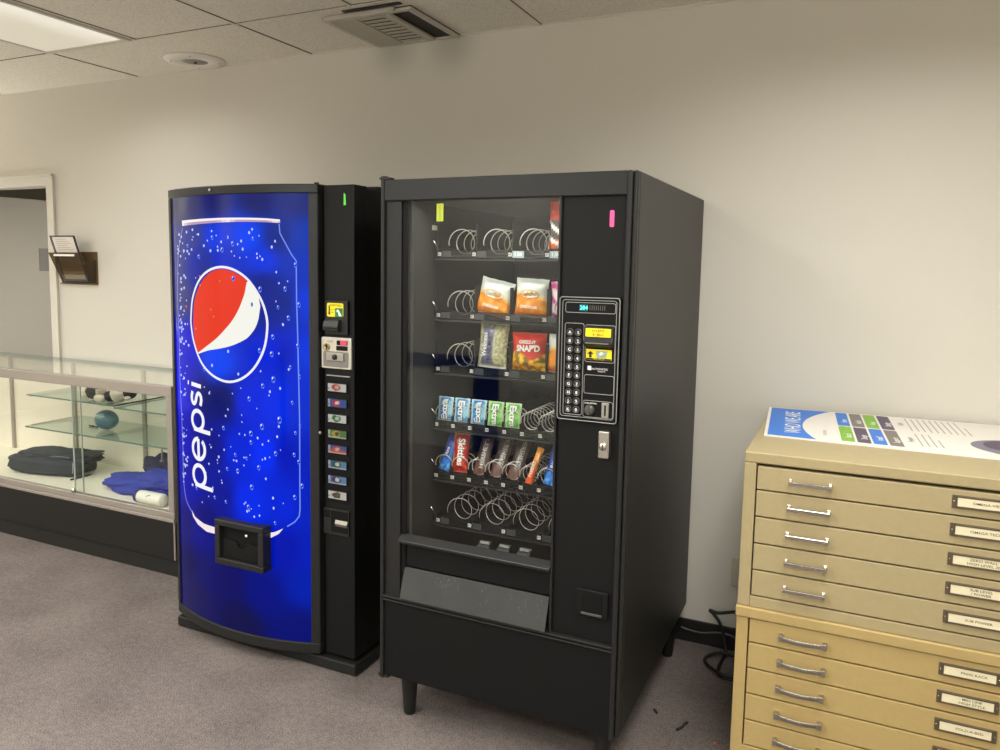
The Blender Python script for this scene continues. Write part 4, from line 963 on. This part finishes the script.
b = MB(); lump(b, (-1.90, -.395, .42), (.016, .006, .006), WHITE, 3, .1, 7, n=8); lump(b, (-2.02, -.245, .43), (.014, .01, .008), WHITE, 3, .1, 8, n=8); b.build('white_tag', t)
b = MB(); lump(b, (-1.665, -.36, .365), (.07, .06, .045), mat('bright blue cloth', (34, 78, 160), .85), 3., .2, 9, flat=.3288, n=16); b.build('jersey_sleeve', t)
t = thing('white_cup', 'white drinks bottle with a dark blue rim lying on its side in the glass case', 'bottle', (-1.75, -.47, .3285))
cw = mat('white plastic', (226, 224, 212), .35)
b = MB(); b.lathe([(.026, -.085), (.031, -.08), (.033, -.06), (.033, .078), (.030, .086), (.0, .087)], (-1.748, -.482, .3622), cw, axis='x', n=28); b.build('bottle_body', t)
b = MB(); b.lathe([(.027, -.102), (.031, -.101), (.032, -.084), (.027, -.082)], (-1.748, -.482, .3622), mat('navy plastic', (28, 34, 110), .4), axis='x', n=28); b.build('bottle_rim', t)
b = MB(); b.tube([(-1.755, -.511, .378), (-1.738, -.506, .386), (-1.728, -.508, .382)], .002, NB, 5); b.build('printed_mark', t)
t = thing('pencil', 'dark pencil lying flat on the cream deck of the case', 'pencil', (-2.487, -.32, .3285))
b = MB(); b.tube([(-2.488, -.385, .3335), (-2.486, -.262, .3335)], .0045, INK, 6); b.build('pencil_shaft', t)
b = MB(); b.tube([(-2.486, -.262, .3335), (-2.486, -.246, .3335)], .0045, mat('pencil wood', (130, 100, 60), .6), 6, r2=.001); b.build('pencil_tip', t)
t = thing('small_marker', 'small dark marker on the lower glass shelf left of the football', 'marker', (-2.46, -.25, .6115))
b = MB(); b.tube([(-2.49, -.25, .6165), (-2.445, -.25, .6165)], .005, INK, 8); b.build('marker_barrel', t)
b = MB(); b.tube([(-2.445, -.25, .6165), (-2.42, -.25, .6165)], .0054, mat('marker cap', (40, 60, 80), .4), 8); b.build('marker_cap', t)
# football
t = thing('toy_football', 'small teal football on the lower glass shelf of the case', 'football', (-2.335, -.26, .6115))
TEAL = mat('teal rubber', (62, 104, 112), .4)
b = MB(); prof = [(.001, -.083)]+[(.054*math.cos(math.asin(min(1, abs(h)/.083)))**1.5+.001, h) for h in [-.08+.16*i/24 for i in range(25)]]+[(.001, .083)]
b.lathe(prof, (-2.335, -.26, .6685), TEAL, axis='x', n=28); b.build('ball', t)
b = MB(); b.tube([(-2.375+.08*i/8, -.26-.048+.004*abs(i-4)/4, .6985-.003*abs(i-4)/4) for i in range(9)], .0025, mat('lace white', (190, 206, 196), .5), 5)
for i in range(5): x = -2.362+.0135*i; b.tube([(x, -.318, .684), (x, -.308, .699), (x, -.296, .712)], .002, mat('lace white', (190, 206, 196)), 5)
b.build('laces', t)
# plush
t = thing('plush_toy', 'black and white plush animal lying on the upper glass shelf', 'plush toy', (-2.25, -.26, .7945))
PWH = mat('white plush', (222, 214, 194), .95, bump=.5, noise_scale=140); PBK = mat('black plush', (26, 24, 28), .95, bump=.5, noise_scale=140)
zf = .7945
b = MB(); lump(b, (-2.255, -0.300, 0.842), (.115, .055, .046), PWH, 3, .08, 11, n=20, flat=zf); b.build('plush_body', t)
b = MB(); lump(b, (-2.340, -0.325, 0.837), (.042, .05, .042), PBK, 3, .08, 12, n=16, flat=zf); lump(b, (-2.200, -0.340, 0.825), (.035, .03, .030), PBK, 3, .08, 13, n=16, flat=zf); lump(b, (-2.355, -0.320, 0.872), (.05, .035, .02), PBK, 3, .08, 19, n=14); b.build('black_patches', t)
b = MB(); lump(b, (-2.245, -0.355, 0.867), (.036, .03, .030), PWH, 3, .08, 20, n=14); b.tube([(-2.260, -0.388, 0.874), (-2.250, -0.388, 0.867), (-2.240, -0.388, 0.874)], .003, INK, 5); b.build('muzzle', t)
b = MB(); lump(b, (-2.400, -0.335, 0.823), (.034, .030, .028), PWH, 3, .1, 14, n=14, flat=zf); lump(b, (-2.440, -0.320, 0.837), (.03, .025, .03), PWH, 3, .1, 21, n=14, flat=zf); b.build('paw', t)
b = MB(); lump(b, (-2.250, -0.365, 0.815), (.040, .024, .022), PWH, 3, .08, 15, n=14, flat=zf); b.build('paw', t)
b = MB(); lump(b, (-2.150, -0.325, 0.843), (.044, .046, .050), PWH, 3, .06, 16, n=18, flat=zf); b.build('plush_head', t)
b = MB(); lump(b, (-2.093, -0.300, 0.855), (.032, .04, .040), PBK, 3, .1, 17, n=14, flat=zf); lump(b, (-2.085, -0.325, 0.822), (.018, .016, .014), PWH, 3, .1, 18, n=10); b.build('plush_tail', t)

# ================================================================== WALL FILE HOLDER
t = thing('wall_file_holder', 'smoked brown plastic file holder fixed to the wall beside the doorway', 'file holder', (-2.82, 0, 1.5))
hx0, hx1 = -3.005, -2.685
b = MB(); b.box(hx0, hx1, -.006, -.002, 1.412, 1.605, SMOKE); b.box(hx0, hx1, -.02, -.002, 1.408, 1.416, SMOKE); b.build('back_plate', t)
b = MB(); f0, f1 = -2.985, -2.70
b.mesh([(f0, -.018, 1.42), (f1, -.018, 1.42), (f1, -.105, 1.598), (f0, -.105, 1.598)], [(0, 1, 2, 3)], SMOKE, None, False)
b.mesh([(f1, -.018, 1.42), (f1, -.006, 1.42), (f1, -.006, 1.56), (f1, -.07, 1.53)], [(0, 1, 2, 3)], SMOKE, None, False); b.mesh([(f0, -.018, 1.42), (f0, -.006, 1.42), (f0, -.006, 1.60), (f0, -.105, 1.598)], [(0, 1, 2, 3)], SMOKE, None, False)
b.build('pocket', t, solid=.003)
b = MB(); b.box(-2.935, -2.755, -.107, -.1045, 1.577, 1.589, WHITE); b.build('pocket_label', t)
t = thing('clipboard', 'dark-edged clipboard with white paper standing in the wall file holder', 'clipboard', (-2.85, -.05, 1.424))
def hold(u, v, d=0): k = (v-1.424)/(1.70-1.424); return (u, -.026-.088*k-d, v)
b = MB(); b.mesh([hold(-2.958, 1.426), hold(-2.738, 1.426), hold(-2.738, 1.698), hold(-2.958, 1.698)], [(0, 1, 2, 3)], mat('clipboard dark', (34, 32, 44), .5), None, False); b.build('board', t, solid=.004)
b = MB(); b.mesh([hold(-2.935, 1.44, .003), hold(-2.750, 1.44, .003), hold(-2.750, 1.60, .003), hold(-2.935, 1.60, .003)], [(0, 1, 2, 3)], mat('brown folder', (132, 118, 92), .8), None, False); b.mesh([hold(-2.935, 1.60, .004), hold(-2.750, 1.60, .004), hold(-2.750, 1.690, .004), hold(-2.935, 1.690, .004)], [(0, 1, 2, 3)], mat('paper', (222, 214, 204), .8), None, False)
for i in range(6): z = 1.615+.012*i; b.mesh([hold(-2.91, z, .0045), hold(-2.78-.02*(i % 3), z, .0045), hold(-2.78-.02*(i % 3), z+.003, .0045), hold(-2.91, z+.003, .0045)], [(0, 1, 2, 3)], mat('faint ink', (176, 168, 160), .8), None, False)
b.build('paper_sheet', t)

# ================================================================== CORDS, FLOOR BITS
CORD = mat('black cord', (20, 19, 18), .5); CORD2 = mat('grey cord', (84, 80, 74), .5)
b = MB((.95, -.1, 0)); p = [(1.10, -.035, .185), (1.03, -.035, .178), (.965, -.035, .160), (.928, -.033, .164), (.945, -.035, .152), (.972, -.04, .120), (.995, -.05, .06), (1.005, -.07, .015), (1.0, -.10, .008), (.996, -.15, .008), (.996, -.20, .008), (1.012, -.255, .008), (1.08, -.26, .008)]
b.tube(smoothpath(p, 6), .0065, CORD, 8); tag(b.build('power_cord'), 'black cord dropping from the wall and hooking over itself beside the flat files', 'cord')
b = MB((1.0, -.15, 0)); p = [(1.09, -.075, .02), (1.035, -.08, .016), (.975, -.098, .02), (.938, -.132, .010), (.944, -.176, .008), (.982, -.238, .02), (1.028, -.268, .022), (1.09, -.262, .02)]
b.tube(smoothpath(p, 6), .0065, CORD, 8); tag(b.build('power_cord'), 'thick black cord coiled in a loop on the carpet beside the flat files', 'cord')
b = MB((.9, -.03, 0)); p = [(.815, -.02, .060), (.845, -.022, .056), (.90, -.022, .055), (.97, -.022, .071), (1.03, -.022, .064), (1.08, -.024, .03), (1.1, -.03, .01)]
b.tube(smoothpath(p, 6), .0042, CORD2, 8); tag(b.build('power_cord'), 'thin grey cord running along the black baseboard from the snack machine', 'cord')
def crumb(x, y, pts, lab, m, cat='litter', name='carpet_litter'):
    b = MB((x, y, 0)); b.tube(smoothpath([(x+a, y+c, .004) for a, c in pts], 3), .0045, m, 6); tag(b.build(name), lab, cat)
LIT = mat('dark litter', (38, 26, 22), .9)
crumb(.944, -.648, [(-.012, -.03), (.0, -.01), (.004, .012), (.012, .03)], 'dark brown smear of litter on the carpet between machine and flat files', LIT)
crumb(.842, -.60, [(-.006, .008), (.0, 0), (.006, -.01)], 'tiny dark crumb on the carpet closest to the snack machine side', LIT)
crumb(1.06, -.70, [(-.004, -.002), (.004, .003)], 'tiny orange crumb on the carpet closest to the flat files', mat('orange crumb', (160, 96, 50), .8))

# ================================================================== LIGHT AND CAMERA
def area(x, y, w, d, p, col=(1, .95, .86), z=CEIL-.03, spread=160):
    L = bpy.data.lights.new('troffer_or_fill_light', 'AREA'); L.shape = 'RECTANGLE'; L.size = w; L.size_y = d; L.energy = p; L.color = col; L.spread = math.radians(spread)
    o = bpy.data.objects.new('troffer_or_fill_light', L); C.objects.link(o); o.location = (x, y, z)
    return o
LC = (1, .992, .955)
area(1.5, -1.5, .58, 1.18, 34, LC)
area(-2.0, -1.15, .54, 1.1, 14, LC)
area(-.4, -2.7, .58, 1.18, 52, LC)
area(-1.0, -4.1, 1.18, .58, 46, LC); area(1.4, -4.1, 1.18, .58, 40, LC); area(-4.6, -4.1, 1.18, .58, 54, LC)
area(-2.9, -3.2, .58, 1.18, 52, LC)
area(2.2, -3.3, .58, 1.18, 14, LC)
area(-5.2, -2.0, .58, 1.18, 34, LC)
area(-2.2, 1.3, .58, 1.18, 40, LC)  # unseen lamp, added past the doorway to brighten the door leaf
def ceiling_fill(x, y, p):  # unseen lamps pointing up, added to brighten the ceiling
    o = area(x, y, .5, .5, p, LC, .95, 178); o.rotation_euler = (PI, 0, 0); o.name = 'ceiling_fill'
ceiling_fill(-5.2, -.35, 45); ceiling_fill(3.3, -4.4, 22)
o = area(.36, -1.0, .42, .05, 1.3, (1, .98, .95), 1.757, 160); o.name = 'tray_fill'; o.rotation_euler = (math.radians(-12), 0, 0)  # unseen lamp, added in the machine top to brighten the snacks
w = bpy.data.worlds.new('world'); bpy.context.scene.world = w; w.use_nodes = True
w.node_tree.nodes['Background'].inputs['Color'].default_value = (.5, .48, .44, 1); w.node_tree.nodes['Background'].inputs['Strength'].default_value = .15

cam = bpy.data.cameras.new('camera'); co = bpy.data.objects.new('camera', cam); C.objects.link(co)
YAW, PIT, ROL = .4537, -.1044, .0142
cy_, sy_, cp_, sp_ = math.cos(YAW), math.sin(YAW), math.cos(PIT), math.sin(PIT)
Fv = Vector((-sy_*cp_, cy_*cp_, sp_)); Rv = Vector((cy_, sy_, 0)); Uv = Rv.cross(Fv)
R2 = Rv*math.cos(ROL)+Uv*math.sin(ROL); U2 = Uv*math.cos(ROL)-Rv*math.sin(ROL)
mw = Matrix((R2, U2, -Fv)).transposed().to_4x4(); mw.translation = (1.3845, -3.2407, 1.5645)
co.matrix_world = mw
cam.sensor_width = 36; cam.lens = 781.35*36/1000; cam.shift_x = (500-471.08)/1000; cam.shift_y = (345.96-375)/1000
cam.clip_start = .05
sc = bpy.context.scene; sc.camera = co
sc.view_settings.view_transform = 'Standard'; sc.view_settings.look = 'None'; sc.view_settings.exposure = .18
sc.cycles.use_denoising = True; sc.cycles.max_bounces = 8; sc.cycles.transparent_max_bounces = 24
